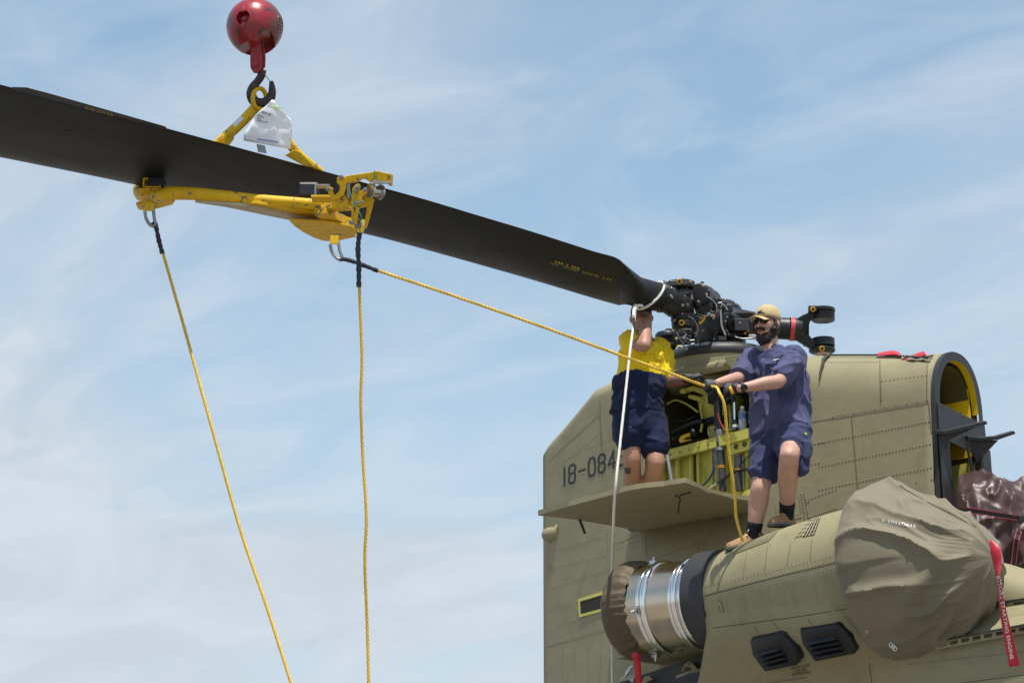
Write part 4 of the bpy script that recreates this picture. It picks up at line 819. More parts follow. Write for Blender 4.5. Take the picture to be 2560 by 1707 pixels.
# shackle plates and pin
for off in (-.032, .03):
    m_ = MB(); q = [(628, 108), (652, 106), (655, 150), (654, 170), (645, 184), (634, 183), (626, 170), (625, 150)]
    if off > 0: q = [(x+9, y-3) for x, y in q]
    m_.plate([W(x, y, HD+off) for x, y in q], FW*.016); m_.build('shackle_plate', 'ball_red', hook, 0, bevel=.004)
pn = W(638, 160, HD-.05); m_ = MB(); m_.lathe(pn, -FW, [(.024, -.02), (.024, 0), (.016, .003), (.016, .014), (.001, .016)], 18); m_.cyl(pn, pn+FW*.12, .012, 12); m_.build('shackle_pin', 'ball_red', hook, 30)
hk = [(655, 176), (653, 190), (644, 204), (633, 218), (628, 234), (633, 250), (645, 258), (660, 258), (674, 249), (680, 234), (680, 218), (678, 203)]
hr = [.030, .028, .026, .030, .034, .036, .036, .036, .034, .028, .022, .012]
m_ = MB(); m_.tube(crom([W(x, y, HD) for x, y in hk], 4), [v for i in range(len(hr)-1) for v in [lerp(hr[i], hr[i+1], k/4) for k in range(4)]]+[hr[-1]], 14, True, 0.8, upv=FW); m_.build('hook_body', 'hook_dark', hook, 60)
m_ = MB(); 
for o_ in (-.008, .008): m_.tube([W(659, 182, HD+o_), W(676, 205, HD+o_)], .004, 6)
m_.build('hook_latch', 'steel', hook)
# ================================================================== BLADE LIFTING SLING (yellow)
sl = thing('blade_sling', 'battered yellow steel blade lifting clamp under the crane hook', 'lifting clamp')
def ST(pts, r_, name='frame_tube', m='yellow', n=14, **k): b = MB(); b.tube(pts, r_, n, **k); return b.build(name, m, sl, 50)
apex = W(650, 240, HD)
# lifting eye round the hook
m_ = MB(); ec = W(645, 247, HD); el = [ec+RT*(.075*math.cos(a)*.55+.01)+UZ*(.075*math.sin(a))+FW*(.04*math.cos(a)) for a in [k*2*math.pi/24 for k in range(25)]]
m_.tube(el, .016, 8); m_.build('lifting_eye', 'yellow', sl, 60)
ll = crom([W(638, 270, HD), W(600, 310, 17.05), W(545, 360, 17.0), W(490, 412, 17.1)], 5)
leg1 = ST(ll, .036, 'sling_leg'); lr = crom([W(664, 268, HD), W(700, 325, 17.15), W(745, 385, 17.2), W(800, 430, 17.3)], 5); leg2 = ST(lr, .032, 'sling_leg')
m_ = MB(); m_.plate([W(x, y, 17.0-.05) for x, y in ((585, 335), (560, 355), (545, 370), (570, 365), (583, 348))], FW*.03); m_.build('leg_gusset', 'yellow', sl, 0)
m_ = MB(); m_.plate([W(x, y, 17.12) for x, y in ((712, 388), (722, 382), (736, 374), (752, 381), (790, 420), (760, 415))], FW*.03); m_.build('leg_gusset', 'yellow', sl, 0, bevel=.004)
T_L1 = bvh(leg1); m_ = MB(); g_ = []
for i in range(7):
    row = []
    for j in range(4):
        t = i/6; u = j/3; p, n = cast(lerp(585, 606, t)+(u-.5)*7, lerp(315, 294, t)+(u-.5)*7, T_L1)
        row.append(p+n*.002 if p is not None else None)
    if all(row): g_.append(row)
(m_.grid(g_), m_.build('white_label', 'sticker', leg1, 0)) if len(g_) > 1 else print('label missed')
# lower frame, about 0.3 m under the blade
ZL = 5.50
def Q(x, y, z=ZL): return PZ(x, y, z)
beam = crom([Q(392, 432, 5.93), Q(372, 444, 5.90), Q(354, 462, 5.80), Q(352, 482, 5.66), Q(372, 494, 5.55), Q(410, 488, 5.50), Q(440, 483), Q(520, 487), Q(640, 499), Q(740, 507), Q(812, 513)], 4)
ST(beam, [interp([(0, .048), (14, .050), (24, .046), (32, .037), (41, .036)], i) for i in range(len(beam))], 'frame_tube', n=16)
m_ = MB(); m_.plate([Q(x, y, 5.47) for x, y in ((340, 512), (345, 524), (362, 528), (395, 522), (432, 512), (438, 503), (400, 505))], (0, 0, .02)); m_.build('tow_plate', 'yellow', sl, 0, bevel=.004)
def qbox(x0, y0, x1, y1, h, wd, name, m='yellow', z=ZL, bev=.005):
    a = Q(x0, y0, z); b = Q(x1, y1, z); d = (b-a).normalized(); s_ = UZ.cross(d).normalized(); mm_ = MB(); mm_.box((a+b)/2, d*(b-a).length/2, s_*wd, UZ*h); return mm_.build(name, m, sl, 0, bevel=bev)
qbox(790, 514, 876, 508, .042, .04, 'frame_joint')
qbox(800, 526, 892, 575, .03, .045, 'cross_beam', z=5.45)
m_ = MB(); m_.plate([Q(x, y, 5.40) for x, y in ((722, 551), (735, 565), (758, 581), (785, 595), (810, 603), (838, 604), (865, 598), (890, 593), (889, 583), (878, 567), (820, 556))], (0, 0, .014)); m_.build('swivel_plate', 'yellow', sl, 0, bevel=.003)
m_ = MB(); m_.plate([Q(x, y, 5.44) for x, y in ((488, 507), (560, 517), (700, 546), (803, 566), (804, 560), (700, 533), (600, 514))], (0, 0, .02)); m_.build('wooden_skid', mat('plank', (0.47, 0.40, 0.27), 0.7, var=0.2, vs=6, stretch=(2, 2, 8), wear=(0.2, 0.16, 0.11), ws=20), sl, 0)
m_ = MB(); m_.plate([Q(x, y, 5.46) for x, y in ((560, 511), (700, 528), (870, 565), (880, 552), (800, 532), (640, 508))], (0, 0, .02)); m_.build('frame_web', 'yellow', sl, 0)
# pads
m_ = MB(); m_.box(Q(392, 459, 5.62), RT*.055, HF*.05, UZ*.03); m_.build('clamp_pad', 'hub_black', sl, 0, bevel=.01)
m_ = MB(); a = Q(382, 475, 5.58); m_.box(a, RT*.055, HF*.06, UZ*.005)
for s_ in (-1, 1): m_.box(a+RT*.055*s_+UZ*.03, RT*.004, HF*.06, UZ*.03)
m_.box(a+UZ*.06, RT*.055, HF*.06, UZ*.004); m_.build('pad_channel', 'yellow', sl, 0)
m_ = MB(); m_.box(Q(388, 483, 5.56), RT*.10, HF*.08, UZ*.006); m_.build('pad_base', 'yellow', sl, 0)
m_ = MB(); m_.box(Q(772, 480, 5.62), RT*.075, HF*.06, UZ*.055); m_.build('clamp_pad', 'hub_black', sl, 0, bevel=.02)
m_ = MB(); a = W(806, 482, 16.75); m_.box(a+RT*-.045, RT*.005, HF*.03, UZ*.045); m_.box(a+UZ*.045, RT*.05, HF*.03, UZ*.005); m_.box(a-UZ*.045, RT*.05, HF*.03, UZ*.005); m_.build('pad_bracket', 'galv', sl, 0)
m_ = MB(); m_.box(W(806, 497, 16.72), RT*.07, HF*.06, UZ*.007); m_.build('pad_base', 'yellow', sl, 0)
# clamp mechanism on the near side
MD = 16.62
def MP(pts, d, th, name, m='yellow', bev=.004): b = MB(); b.plate([W(x, y, d) for x, y in pts], FW*th); return b.build(name, m, sl, 0, bevel=bev)
MP([(853, 442), (942, 428), (942, 452), (924, 455), (914, 447), (905, 446), (896, 454), (853, 460)], MD, .07, 'clamp_beam')
MP([(942, 427), (981, 436), (980, 463), (972, 463), (970, 459), (942, 452)], MD-.05, .10, 'clamp_end_plate')
MP([(934, 428), (938, 427), (937, 452), (933, 453)], MD-.003, .07, 'clamp_strip', 'green_wire', 0)
m_ = MB(); m_.box(W(957, 455, MD), RT*.06, FW*.05, UZ*.012); m_.build('end_foot', 'galv', sl, 0)
MP([(842, 444), (858, 440), (864, 446), (865, 470), (860, 486), (850, 495), (838, 499), (828, 495), (821, 484), (818, 470), (824, 467), (832, 470), (834, 480), (840, 482), (847, 476), (848, 462), (842, 458)], MD-.02, .035, 'jaw_hook')
MP([(840, 463), (848, 462), (849, 476), (843, 478)], MD-.03, .03, 'jaw_pad', 'hub_black'); MP([(832, 474), (842, 470), (846, 480), (836, 487)], MD-.03, .03, 'jaw_pad', 'hub_black')
MP([(829, 497), (868, 485), (872, 490), (872, 515), (830, 520)], MD+.02, .05, 'jaw_block')
MP([(866, 462), (874, 458), (876, 495), (866, 497)], MD, .04, 'link_bar', 'galv')
MP([(880, 473), (888, 462), (897, 459), (901, 465), (900, 478), (892, 500), (884, 515), (888, 555), (880, 560), (878, 540), (881, 505)], MD-.03, .02, 'clamp_link')
MP([(889, 500), (896, 482), (910, 472), (918, 474), (918, 482), (906, 492), (901, 510), (897, 530), (892, 560), (882, 562), (884, 540), (890, 515)], MD-.06, .02, 'clamp_link')
MP([(930, 492), (936, 498), (930, 522), (922, 552), (916, 572), (908, 570), (914, 540), (918, 512)], MD+.05, .02, 'clamp_link')
MP([(872, 492), (905, 478), (935, 498), (928, 514), (900, 520), (874, 515)], MD+.03, .05, 'clamp_web')
for (x, y, r_, name) in ((913, 474, .012, 'link_pin'), (891, 507, .013, 'link_pin'), (906, 505, .009, 'link_pin'), (853, 443, .012, 'link_pin'), (819, 472, .012, 'link_pin'), (889, 478, .010, 'link_pin'), (880, 556, .013, 'link_pin'), (893, 469, .012, 'link_pin')):
    m_ = MB(); m_.lathe(W(x, y, MD-.07), -FW, [(r_*1.3, -.03), (r_*1.3, 0), (r_*.7, .002), (r_*.7, .016), (.001, .018)], 10); m_.build(name, 'galv', sl, 30)
ra = (RT*.72+FW*.66+UZ*-.1).normalized()
m_ = MB(); m_.lathe(W(925, 476, MD-.02), ra, [(.01, 0), (.048, 0), (.05, .004), (.05, .012), (.034, .014), (.034, .075), (.05, .077), (.05, .09), (.01, .092)], 32); m_.build('clamp_roller', 'steel', sl, 40)
m_ = MB(); m_.lathe(W(893, 560, MD-.03), ra, [(.01, 0), (.034, 0), (.035, .006), (.02, .012), (.02, .035), (.035, .04), (.034, .046), (.01, .046)], 28); m_.build('rope_sheave', 'galv', sl, 40)
m_ = MB(); m_.tube(crom([W(x, y, MD-.08) for x, y in ((873, 478), (880, 492), (881, 507), (890, 522), (902, 537), (905, 552))], 5), .003, 6); m_.build('green_cord', 'green_wire', sl)
# shackles
def shackle(x, y, d, tilt):
    m_ = MB(); c_ = W(x, y, d); m_.box(c_+UZ*.03, RT*.028, FW*.012, UZ*.03); m_.build('shackle_lug', 'yellow', sl, 0, bevel=.004)
    pts = [c_+RT*(-.035+tilt*.02)+FW*-.015, c_+RT*(-.034+tilt*.05)-UZ*.05, c_+RT*(-.02+tilt*.09)-UZ*.09, c_+RT*(.0+tilt*.1)-UZ*.102, c_+RT*(.016+tilt*.1)-UZ*.085, c_+RT*(.02+tilt*.05)-UZ*.05, c_+RT*(.018+tilt*.02)+UZ*.02]
    m_ = MB(); m_.tube(crom(pts, 4), .011, 8); m_.build('shackle_bow', 'galv', sl, 60)
    return pts[3]
S1 = shackle(374, 528, 16.55, .25); S2 = shackle(836, 611, 16.80, .35)
# tag pouch hanging from the sling
tg_ = thing('document_pouch', 'crumpled white paper tag in clear plastic tied below the crane hook', 'tag')
pw_ = [(618, 330), (610, 355), (612, 352), (727, 373), (732, 310), (727, 295), (708, 283), (690, 276), (680, 262), (687, 252), (683, 249), (668, 260), (650, 275), (630, 300)]
outl = [(609, 352), (618, 330), (640, 287), (672, 262), (687, 248), (688, 262), (682, 272), (706, 280), (726, 297), (732, 312), (729, 345), (726, 373), (670, 364)]
m_ = MB(); g_ = []
for i in range(15):
    t = i/14; xl = interp([(0, 680), (.12, 668), (.35, 640), (.65, 622), (.8, 611), (1, 609)], t); xr = interp([(0, 687), (.1, 690), (.22, 708), (.36, 727), (.5, 732), (1, 726)], t); y0 = interp([(0, 250), (1, 352)], t); y1 = interp([(0, 248), (.22, 281), (1, 373)], t)
    row = []
    for j in range(13):
        u = j/12; x = lerp(xl, xr, u); y = lerp(y0, y1, u) if t > .1 else lerp(250, 252, u)+t*100
        q = W(x, y, 16.86); row.append(q+FW*(.018*noise.noise(q*9)+.008*noise.noise(q*25)))
    g_.append(row)
m_.grid(g_); po = m_.build('pouch_sheet', 'paper', tg_, 60); sd = po.modifiers.new('t', 'SOLIDIFY'); sd.thickness = .002
T_PO = bvh(po)
decal(text_mesh('MOVE', 1.1), [(654, 284), (677, 291), (679, 285), (656, 278)], T_PO, 'pouch_text', po, 'letter_black', .003)
decal(text_mesh('BLDG'), [(644, 291), (659, 296), (660, 291), (645, 286)], T_PO, 'pouch_text', po, 'letter_black', .003)
decal(text_mesh('COL'), [(642, 298), (653, 301), (654, 296), (643, 293)], T_PO, 'pouch_text', po, 'letter_black', .003)
decal(text_mesh('ORGN NO'), [(641, 304), (670, 309), (671, 305), (642, 299)], T_PO, 'pouch_text', po, 'letter_black', .003)
decal(([(0, 0), (1, 0), (1, 1), (0, 1)], [(0, 1, 2, 3)]), [(643, 350), (697, 358), (697, 354), (643, 346)], T_PO, 'pouch_stripe', po, mat('stripe', (.30, .36, .62), .5), .003)
m_ = MB(); m_.tube(crom([W(x, y, 16.84) for x, y in ((678, 268), (688, 269), (698, 270), (707, 271))], 3), .005, 6, True, .5); m_.build('lime_tie', 'lime', tg_)
m_ = MB(); m_.plate([W(x, y, 16.95) for x, y in ((641, 360), (662, 364), (667, 384), (645, 381))], FW*.003); m_.build('pouch_flap', mat('clearish', (.42, .46, .50), .3), tg_, 0)
# ================================================================== ROPES
def rope(pts, r_, name, m, label, cat='rope', nspan=14, pitch=.075, sleeve=None, knots=None, group=None, ext=None):
    path = crom(pts, nspan); Ls = [0]
    for a, b in zip(path, path[1:]): Ls.append(Ls[-1]+(b-a).length)
    N_ = int(Ls[-1]/(pitch/7)); fine = []; j = 0
    for i in range(N_+1):
        s_ = Ls[-1]*i/N_
        while j < len(Ls)-2 and Ls[j+1] < s_: j += 1
        fine.append(lerp(path[j], path[j+1], (s_-Ls[j])/max(1e-9, Ls[j+1]-Ls[j])))
    m_ = MB(); u = (fine[1]-fine[0]).orthogonal().normalized()
    fr_ = []
    for i, p in enumerate(fine):
        t = (fine[min(i+1, N_)]-fine[max(i-1, 0)]).normalized(); u = (u-t*u.dot(t)).normalized(); fr_.append((p, t, u.copy(), t.cross(u)))
    for k in range(3):
        pts_ = []
        for i, (p, t, u_, v_) in enumerate(fr_):
            a = 2*math.pi*(i/7+k/3); pts_.append(p+(u_*math.cos(a)+v_*math.sin(a))*r_*.52)
        m_.tube(pts_, r_*.56, 5)
    if label is None: return m_.build(name, m, sleeve, 60)
    th_ = thing(name, label, cat, group=group); m_.build('rope_line', m, th_, 60)
    return th_
def sleeve(th_, pts, r_):
    m_ = MB(); P_ = crom(pts, 10); m_.tube(P_, [r_*(1+.14*math.sin(i*1.9)+.08*math.sin(i*.7)) for i in range(len(P_))], 12); m_.build('rope_sleeve', 'rope_sleeve', th_, 60)
DS = 16.55
rA = rope([W(407, 632, DS), W(438, 740, DS), W(465, 835, DS), W(530, 1070, 16.3), W(600, 1320, 16.1), W(665, 1510, 15.9), W(728, 1707, 15.7), W(790, 1900, 15.5), W(900, 2250, 15.1), W(1000, 2800, 14.6)], .0108, 'tag_line', 'rope_yellow', 'yellow tag line slanting down from the left end of the yellow clamp')
sleeve(rA, [S1, W(388, 560, DS), W(397, 600, DS), W(406, 634, DS)], .0155)
DB = 16.56
rB = rope([W(898, 716, DB), W(900, 760, DB), W(905, 900, 16.5), W(902, 1000, 16.45), W(907, 1140, 16.4), W(916, 1290, 16.3), W(912, 1400, 16.25), W(918, 1560, 16.2), W(922, 1707, 16.1), W(925, 1850, 16.0), W(930, 2250, 15.7), W(940, 2800, 15.3)], .0108, 'tag_line', 'rope_yellow', 'slack yellow tag line hanging straight down from the clamp roller')
sleeve(rB, [W(899, 582, DB), W(895, 620, DB), W(897, 670, DB), W(897, 718, DB)], .0165)
m_ = MB(); m_.tube([W(906, 551, MD-.01), W(908, 562, MD-.02), W(904, 576, MD-.02), W(899, 585, DB)], [.014, .016, .017, .018], 10); m_.build('rope_eye', 'rope_yellow', rB)
sleeve_c = [S2, W(870, 650, 16.82), W(905, 662, 16.84), W(944, 677, 16.88)]
HAND = W(1764, 965, 17.56)
rC = rope([W(942, 676, 16.88), W(1100, 728, 16.98), W(1340, 811, 17.15), W(1540, 884, 17.33), W(1690, 938, 17.47), W(1740, 957, 17.53), HAND, W(1790, 967, 17.50), W(1799, 982, 17.41), W(1808, 1002, 17.38), W(1814, 1040, 17.38), W(1822, 1130, 17.40), W(1836, 1230, 17.42), W(1840, 1290, 17.44), W(1853, 1340, 17.46), W(1856, 1352, 17.47)], .0105, 'tag_line', 'rope_yellow', 'taut yellow tag line held in the gloves of the bearded man')
sleeve(rC, sleeve_c, .0145)
# white rope with its loop round the blade neck
wr = thing('white_rope', 'white braided rope looped round the neck of the rotor blade', 'rope')
nc = W(1618, 737, 19.5); nd = (W(1650, 745, 19.6)-W(1590, 728, 19.4)).normalized(); nu = (UZ-nd*nd.z).normalized(); nv = nd.cross(nu)
lp_ = [nc+(nu*math.cos(a)+nv*math.sin(a))*.124 + nd*(.10*math.cos(a)+.03) for a in [2*math.pi*k/18 for k in range(19)]]
rope(lp_, .0105, 'rope_loop', 'rope_white', None, sleeve=wr, nspan=6, pitch=.05)
kn = W(1589, 768, 19.28)
m_ = MB(); m_.sphere(kn, .022, 12, 8, (1, 1, 1.2)); m_.tube(crom([kn, W(1598, 763, 19.3), W(1606, 765, 19.33)], 4), .011, 8); m_.build('rope_knot', 'rope_white', wr, 60)
rope([kn, W(1586, 800, 19.1), W(1575, 880, 18.75), W(1562, 1000, 18.4), W(1549, 1120, 18.05), W(1537, 1236, 17.85), W(1533, 1330, 18.45), W(1530, 1430, 19.05), W(1529, 1520, 19.1), W(1530, 1620, 19.05), W(1531, 1707, 19.0), W(1532, 1800, 18.95), W(1535, 2300, 18.4), W(1545, 2900, 17.8)], .0100, 'rope_line', 'rope_white', None, sleeve=wr, pitch=.05)
m_ = MB(); m_.tube([kn, W(1585, 775, 19.1), W(1584, 790, 19.05), W(1584.5, 794, 19.05)], [.012, .013, .013, .013], 8); m_.build('rope_tail', 'rope_white', wr)
m_ = MB(); m_.tube([W(1584.5, 794, 19.05), W(1586, 826, 18.98)], .009, 8); m_.build('tail_strap', 'strap_black', wr)
# ================================================================== EXHAUST COVER
def fold(p, f, amp): return amp*noise.noise(V(p)*f)
def ridged(p, f): return 1-abs(noise.noise(V(p)*f))*2
ec_ = thing('exhaust_cover', 'gathered brown cloth cover over the end of the steel exhaust pipe', 'engine cover')
rows = []; n = 140
prof = [(.47, .318), (.455, .324), (.44, .342), (.42, .350), (.38, .356), (.33, .358), (.285, .350), (.26, .325), (.25, .24), (.25, .1), (.25, .01)]
for i, (x, r_) in enumerate(prof):
    c = nax(x); u = V((0, 0, 1)); s_ = NAXIS.cross(u); row = []
    for k in range(n):
        a = 2*math.pi*k/n; g_ = math.sin(k*1.55+2*math.sin(k*.37))*(.0055 if 1 <= i <= 4 else .0015)+.014*noise.noise(V((math.cos(a)*5, math.sin(a)*5, x*14)))
        wx = (.004*math.sin(k*1.55+1) if i < 3 else 0)+.012*noise.noise(V((math.cos(a)*3, math.sin(a)*3, 4.2)))*(i < 4)
        row.append(c+(u*math.cos(a)+s_*math.sin(a))*(r_+g_)+NAXIS*wx)
    rows.append(row)
b = MB(); b.rings(rows, True, False, True); b.build('cover_cloth', 'exh_cloth', ec_, 75)
def ribbon(th_, pts, dpt, wid, name='red_streamer', twist=None):
    m_ = MB(); path = crom([V((x, y, d)) for (x, y), d in zip(pts, dpt)], 6); ws = crom([V((w_, 0, 0)) for w_ in wid], 6); rws = []
    for i, (q, w_) in enumerate(zip(path, ws)):
        t = path[min(i+1, len(path)-1)]-path[max(i-1, 0)]; nrm = V((-t.y, t.x, 0)).normalized(); a = q+nrm*w_.x/2; b_ = q-nrm*w_.x/2
        tw = 0 if twist is None else interp(twist, i/(len(path)-1))
        rws.append([W(a.x, a.y, q.z+tw), W(q.x, q.y, q.z), W(b_.x, b_.y, q.z-tw)])
    m_.grid(rws); o_ = m_.build(name, 'ribbon', th_, 60); sd_ = o_.modifiers.new('t', 'SOLIDIFY'); sd_.thickness = .0015; return o_
ribbon(ec_, [(1580, 1634), (1590, 1640), (1594, 1655), (1596, 1690), (1598, 1730), (1600, 1800)], [17.95, 17.93, 17.95, 17.95, 17.95, 17.95], [14, 16, 16, 16, 16, 16])
# ================================================================== INTAKE COVER
ic_ = thing('intake_cover', 'baggy khaki canvas cover tied over the engine intake', 'engine cover')
tab = [(2.50, .520, 0), (2.53, .570, 0), (2.58, .592, 0), (2.65, .580, 0), (2.73, .545, -.01), (2.82, .498, -.02), (2.95, .435, -.035), (3.08, .375, -.05), (3.18, .320, -.045), (3.26, .255, -.03), (3.32, .18, -.02), (3.355, .10, -.015), (3.365, .01, -.012)]
xs_ = crom([V(t) for t in tab], 9); n = 300; rows = []
for q in xs_:
    row = []
    for k in range(n):
        a = 2*math.pi*k/n; up_ = math.cos(a); out_y = math.sin(a)
        d = V((0, -out_y, up_)); p = V((q.x, -1.35, 3.135+q.z))+d*q.y
        # big folds running down and forward, sharp creases, slack belly
        e = (q.x-2.50)/.865
        wv_ = .35*noise.noise(p*2.3); f1 = ridged(V((e*1.5+wv_, d.y*1.9+e*1.1+wv_, d.z*1.9-e*.5))+V((3, 1, 0)), 1.0); f2 = ridged(V((e*2.2+d.z*1.4, d.y*3.6+wv_, d.z*3.9+e*2.0))+V((7, 2, 4)), 1.0); f3 = ridged(V((e*4.0-d.z*3, d.y*7, d.z*7+e*3)), 1.0)
        amp = (.35+.65*min(1, e*4))*(1-.55*max(0, e-.75)*4)
        w_ = (.050*max(0, f1)**3+.034*max(0, f2)**3*(.4+.6*noise.noise(p*3+V((9, 9, 9))))+.014*max(0, f3)**3*max(0, noise.noise(p*2.5)+.3)+.012*noise.noise(p*2.0))*amp
        low = max(0, -up_)**3*.03*math.sin(math.pi*min(1, max(0, e*1.1)))
        crow = .05*max(0, up_)**4*math.exp(-((q.x-2.50)/.09)**2)*0
        sg = max(0., min(1., (d.z-(-.16+.42*e))/.035+.5)); w_ += .022*sg*max(0, 1-e*1.5)*(1 if d.y < .2 else 0)
        row.append(p+d*(w_+low-.012))
    rows.append(row)
b = MB(); b.rings(rows, True, False, True); cov = b.build('cover_cloth', 'cover_cloth', ic_, 75); T_COV = bvh(cov)
decal(text_mesh('219G1001-1', 1.12, .01), [(2290, 1312), (2207, 1297), (2207, 1304), (2290, 1320)], T_COV, 'cover_marking', cov, 'letter_white', .003)
rb_ = ribbon(ic_, [(2476, 1350), (2488, 1375), (2493, 1410), (2494, 1440), (2499, 1475), (2508, 1530), (2520, 1590), (2531, 1640), (2536, 1664)], [16.05, 16.0, 15.98, 15.95, 15.95, 15.95, 15.95, 15.95, 15.95], [6, 25, 20, 10, 11, 17, 22, 25, 27], twist=[(0, 0), (.3, .04), (.45, .06), (.6, .03), (1, .01)])
T_RB = bvh(rb_)
decal(text_mesh('BEFORE STARTING ENGINE', 1.06, .012), [(2492, 1440), (2526, 1648), (2535, 1645), (2500, 1438)], T_RB, 'streamer_text', rb_, 'letter_white', .003)
m_ = MB(); p, nn_ = cast(2232, 1609, T_COV)
if p is not None:
    for k in range(3):
        cc = p+nn_*.012+RT*(.012*k-.01)-UZ*(.012*k); m_.tube([cc+RT*.012*math.cos(a)+UZ*.014*math.sin(a) for a in [j*2*math.pi/10 for j in range(11)]], .003, 6)
    m_.build('tie_hook', 'letter_white', cov, 60)
p, nn_ = cast(2168, 1578, T_COV)
if p is not None:
    m_ = MB(); m_.lathe(p, nn_, [(.014, -.002), (.014, .004), (.008, .005), (.007, 0)], 14); m_.build('grommet', 'bronze', cov)
m_ = MB(); m_.tube([W(2236, 1625, 16.7), W(2236, 1660, 16.75), W(2237, 1707, 16.75)], .0035, 6); m_.build('tie_wire', 'steel', ic_)
# stitched seam lines
seam([[(2230, 1200), (2262, 1222), (2320, 1255), (2390, 1290), (2440, 1318)]], T_COV, .006, 'stitch_line', cov, 'gap', .001)
# ================================================================== MAROON TARPAULIN BUNDLE
tp = thing('tarpaulin_bundle', 'shiny maroon tarpaulin wrapped bundle strapped beside the open pylon', 'tarpaulin')
b = MB(); rows = []
nst = 90; n = 120
T0 = W(2405, 1300, 17.6); 
for i in range(nst+1):
    t = i/nst; x = lerp(2388, 2760, t); yt = interp([(2388, 1300), (2392, 1235), (2405, 1205), (2425, 1190), (2448, 1183), (2500, 1188), (2560, 1204), (2760, 1270)], x); yb = interp([(2388, 1320), (2400, 1400), (2440, 1450), (2760, 1560)], x)
    c = W(x, (yt+yb)/2, 17.75); hz_ = (yb-yt)/2/FPX*17.75; hd = .40*min(1, (t*9)**.5+.1); row = []
    for k in range(n):
        a = 2*math.pi*k/n; ca = math.copysign(abs(math.cos(a))**.75, math.cos(a)); sa = math.copysign(abs(math.sin(a))**.75, math.sin(a))
        p = c+UZ*hz_*ca+FW*hd*sa
        q = p*1.0; f1 = ridged(V((q.x*1.9+q.z*.9, q.y*1.9, q.z*.8)), 1.6); f2 = ridged(V((q.x*2.6-q.z*2.2, q.y*2.6, q.z*1.8)), 2.5); f3 = ridged(V((q.x*1.2+q.z, q.y*1.2, q.z*.8)), 5.5)
        dd = (UZ*ca+FW*sa).normalized(); row.append(p+dd*(.060*max(0, f1)**2+.040*max(0, f2)**2+.016*max(0, f3)**2-.045))
    rows.append(row)
b.rings(rows, True, True, True); tpo = b.build('tarpaulin', 'tarp', tp, 60); T_TP = bvh(tpo)
def strap(pts, wd, name='ratchet_strap'):
    s_ = []
    for (xa, ya), (xb, yb) in zip(pts, pts[1:]):
        k = 16; s_ += [cast(lerp(xa, xb, i/k), lerp(ya, yb, i/k), T_TP) for i in range(k)]
    s_ = [q for q in s_ if q[0] is not None]
    b0 = MB(); b1 = MB(); r0 = []; ra_ = []; rb2 = []
    for i, (p, nn2) in enumerate(s_):
        p = sum((s_[max(0, min(len(s_)-1, i+j))][0] for j in (-2, -1, 0, 1, 2)), V())/5-FW*.035
        tgn = (s_[min(i+2, len(s_)-1)][0]-s_[max(i-2, 0)][0]).normalized(); sdv = tgn.cross(FW).normalized()
        r0.append([p-sdv*wd*.5, p+sdv*wd*.5]); ra_.append([p-sdv*wd*.68-FW*.002, p-sdv*wd*.48-FW*.002]); rb2.append([p+sdv*wd*.48-FW*.002, p+sdv*wd*.68-FW*.002])
    b0.grid(r0); o_ = b0.build(name, 'strap_black', tp, 60); b1.grid(ra_); b1.build('strap_edge', 'strap_pink', o_, 60); b1 = MB(); b1.grid(rb2); b1.build('strap_edge', 'strap_pink', o_, 60)
strap([(2397, 1271), (2450, 1278), (2559, 1296)], .028); strap([(2546, 1322), (2538, 1350), (2530, 1420), (2529, 1438)], .028)
m_ = MB(); m_.box(W(2556, 1296, 17.2), RT*.03, UZ*.025, FW*.015); m_.build('strap_buckle', 'hub_black', tp, 0, bevel=.004)
# ================================================================== LITTLE THINGS ON THE ROOF
wf = thing('warning_streamer', 'crumpled red warning streamer lying on the pylon roof', 'streamer')
pts = [(2188, 886), (2215, 883), (2240, 880), (2250, 888), (2258, 897), (2270, 899), (2283, 891), (2300, 885), (2312, 883)]
m_ = MB(); rws = []
for i, (x, y) in enumerate(pts):
    p, nn_ = cast(x, max(y, 893), T_PYL); zoff = .03+.03*math.sin(i*1.7); d = depth(p)-.02
    h = 9 if i not in (0,) else 3
    rws.append([W(x, y-h*.6, d+.06), W(x+2, y, d), W(x+4, y+h*.55, d-.02)])
m_.grid([r_ for r_ in rws]); wo = m_.build('streamer_cloth', 'ribbon', wf, 60); sd = wo.modifiers.new('s', 'SUBSURF'); sd.levels = sd.render_levels = 2; sd = wo.modifiers.new('t', 'SOLIDIFY'); sd.thickness = .002
decal(text_mesh('VAF', 1.0, .02), [(2247, 888), (2262, 899), (2266, 893), (2252, 883)], bvh(wo), 'streamer_text', wo, 'letter_white', .012)
rc2 = thing('roof_cover_cord', 'dark cord and khaki cloth strip lying along the pylon roof', 'cord')
m_ = MB(); rp = []
for x in range(2058, 2345, 12):
    p, nn_ = cast(x, interp([(2058, 893), (2200, 893), (2300, 898), (2318, 899), (2345, 890)], x), T_PYL)
    if p is not None: rp.append(p+nn_*.012+UZ*.006)
m_.tube(rp, .007, 6); m_.build('cord_run', 'cord_green', rc2)
m_ = MB(); g_ = []
for i in range(8):
    x = lerp(2268, 2328, i/7); row = []
    for y in (889, 893, 898, 903):
        p, nn_ = cast(x, max(y, 890)+(0 if i < 6 else 2), T_PYL); row.append(p+nn_*(.012+.006*math.sin(i*2+y)))
    g_.append(row)
m_.grid(g_); m_.build('cloth_strip', 'cover_cloth', rc2, 60)
ct = [cast(x, y, T_PYL) for x, y in ((2075, 892), (2067, 897), (2061, 903), (2058, 915), (2054, 930), (2051, 950))]
m_ = MB(); m_.tube(crom([p+n*.016 for p, n in ct], 5), [.012]*6+[.016]*6+[.012]*6+[.009]*5+[.006]*3, 7); m_.build('cord_tail', 'cord_green', rc2, 60)
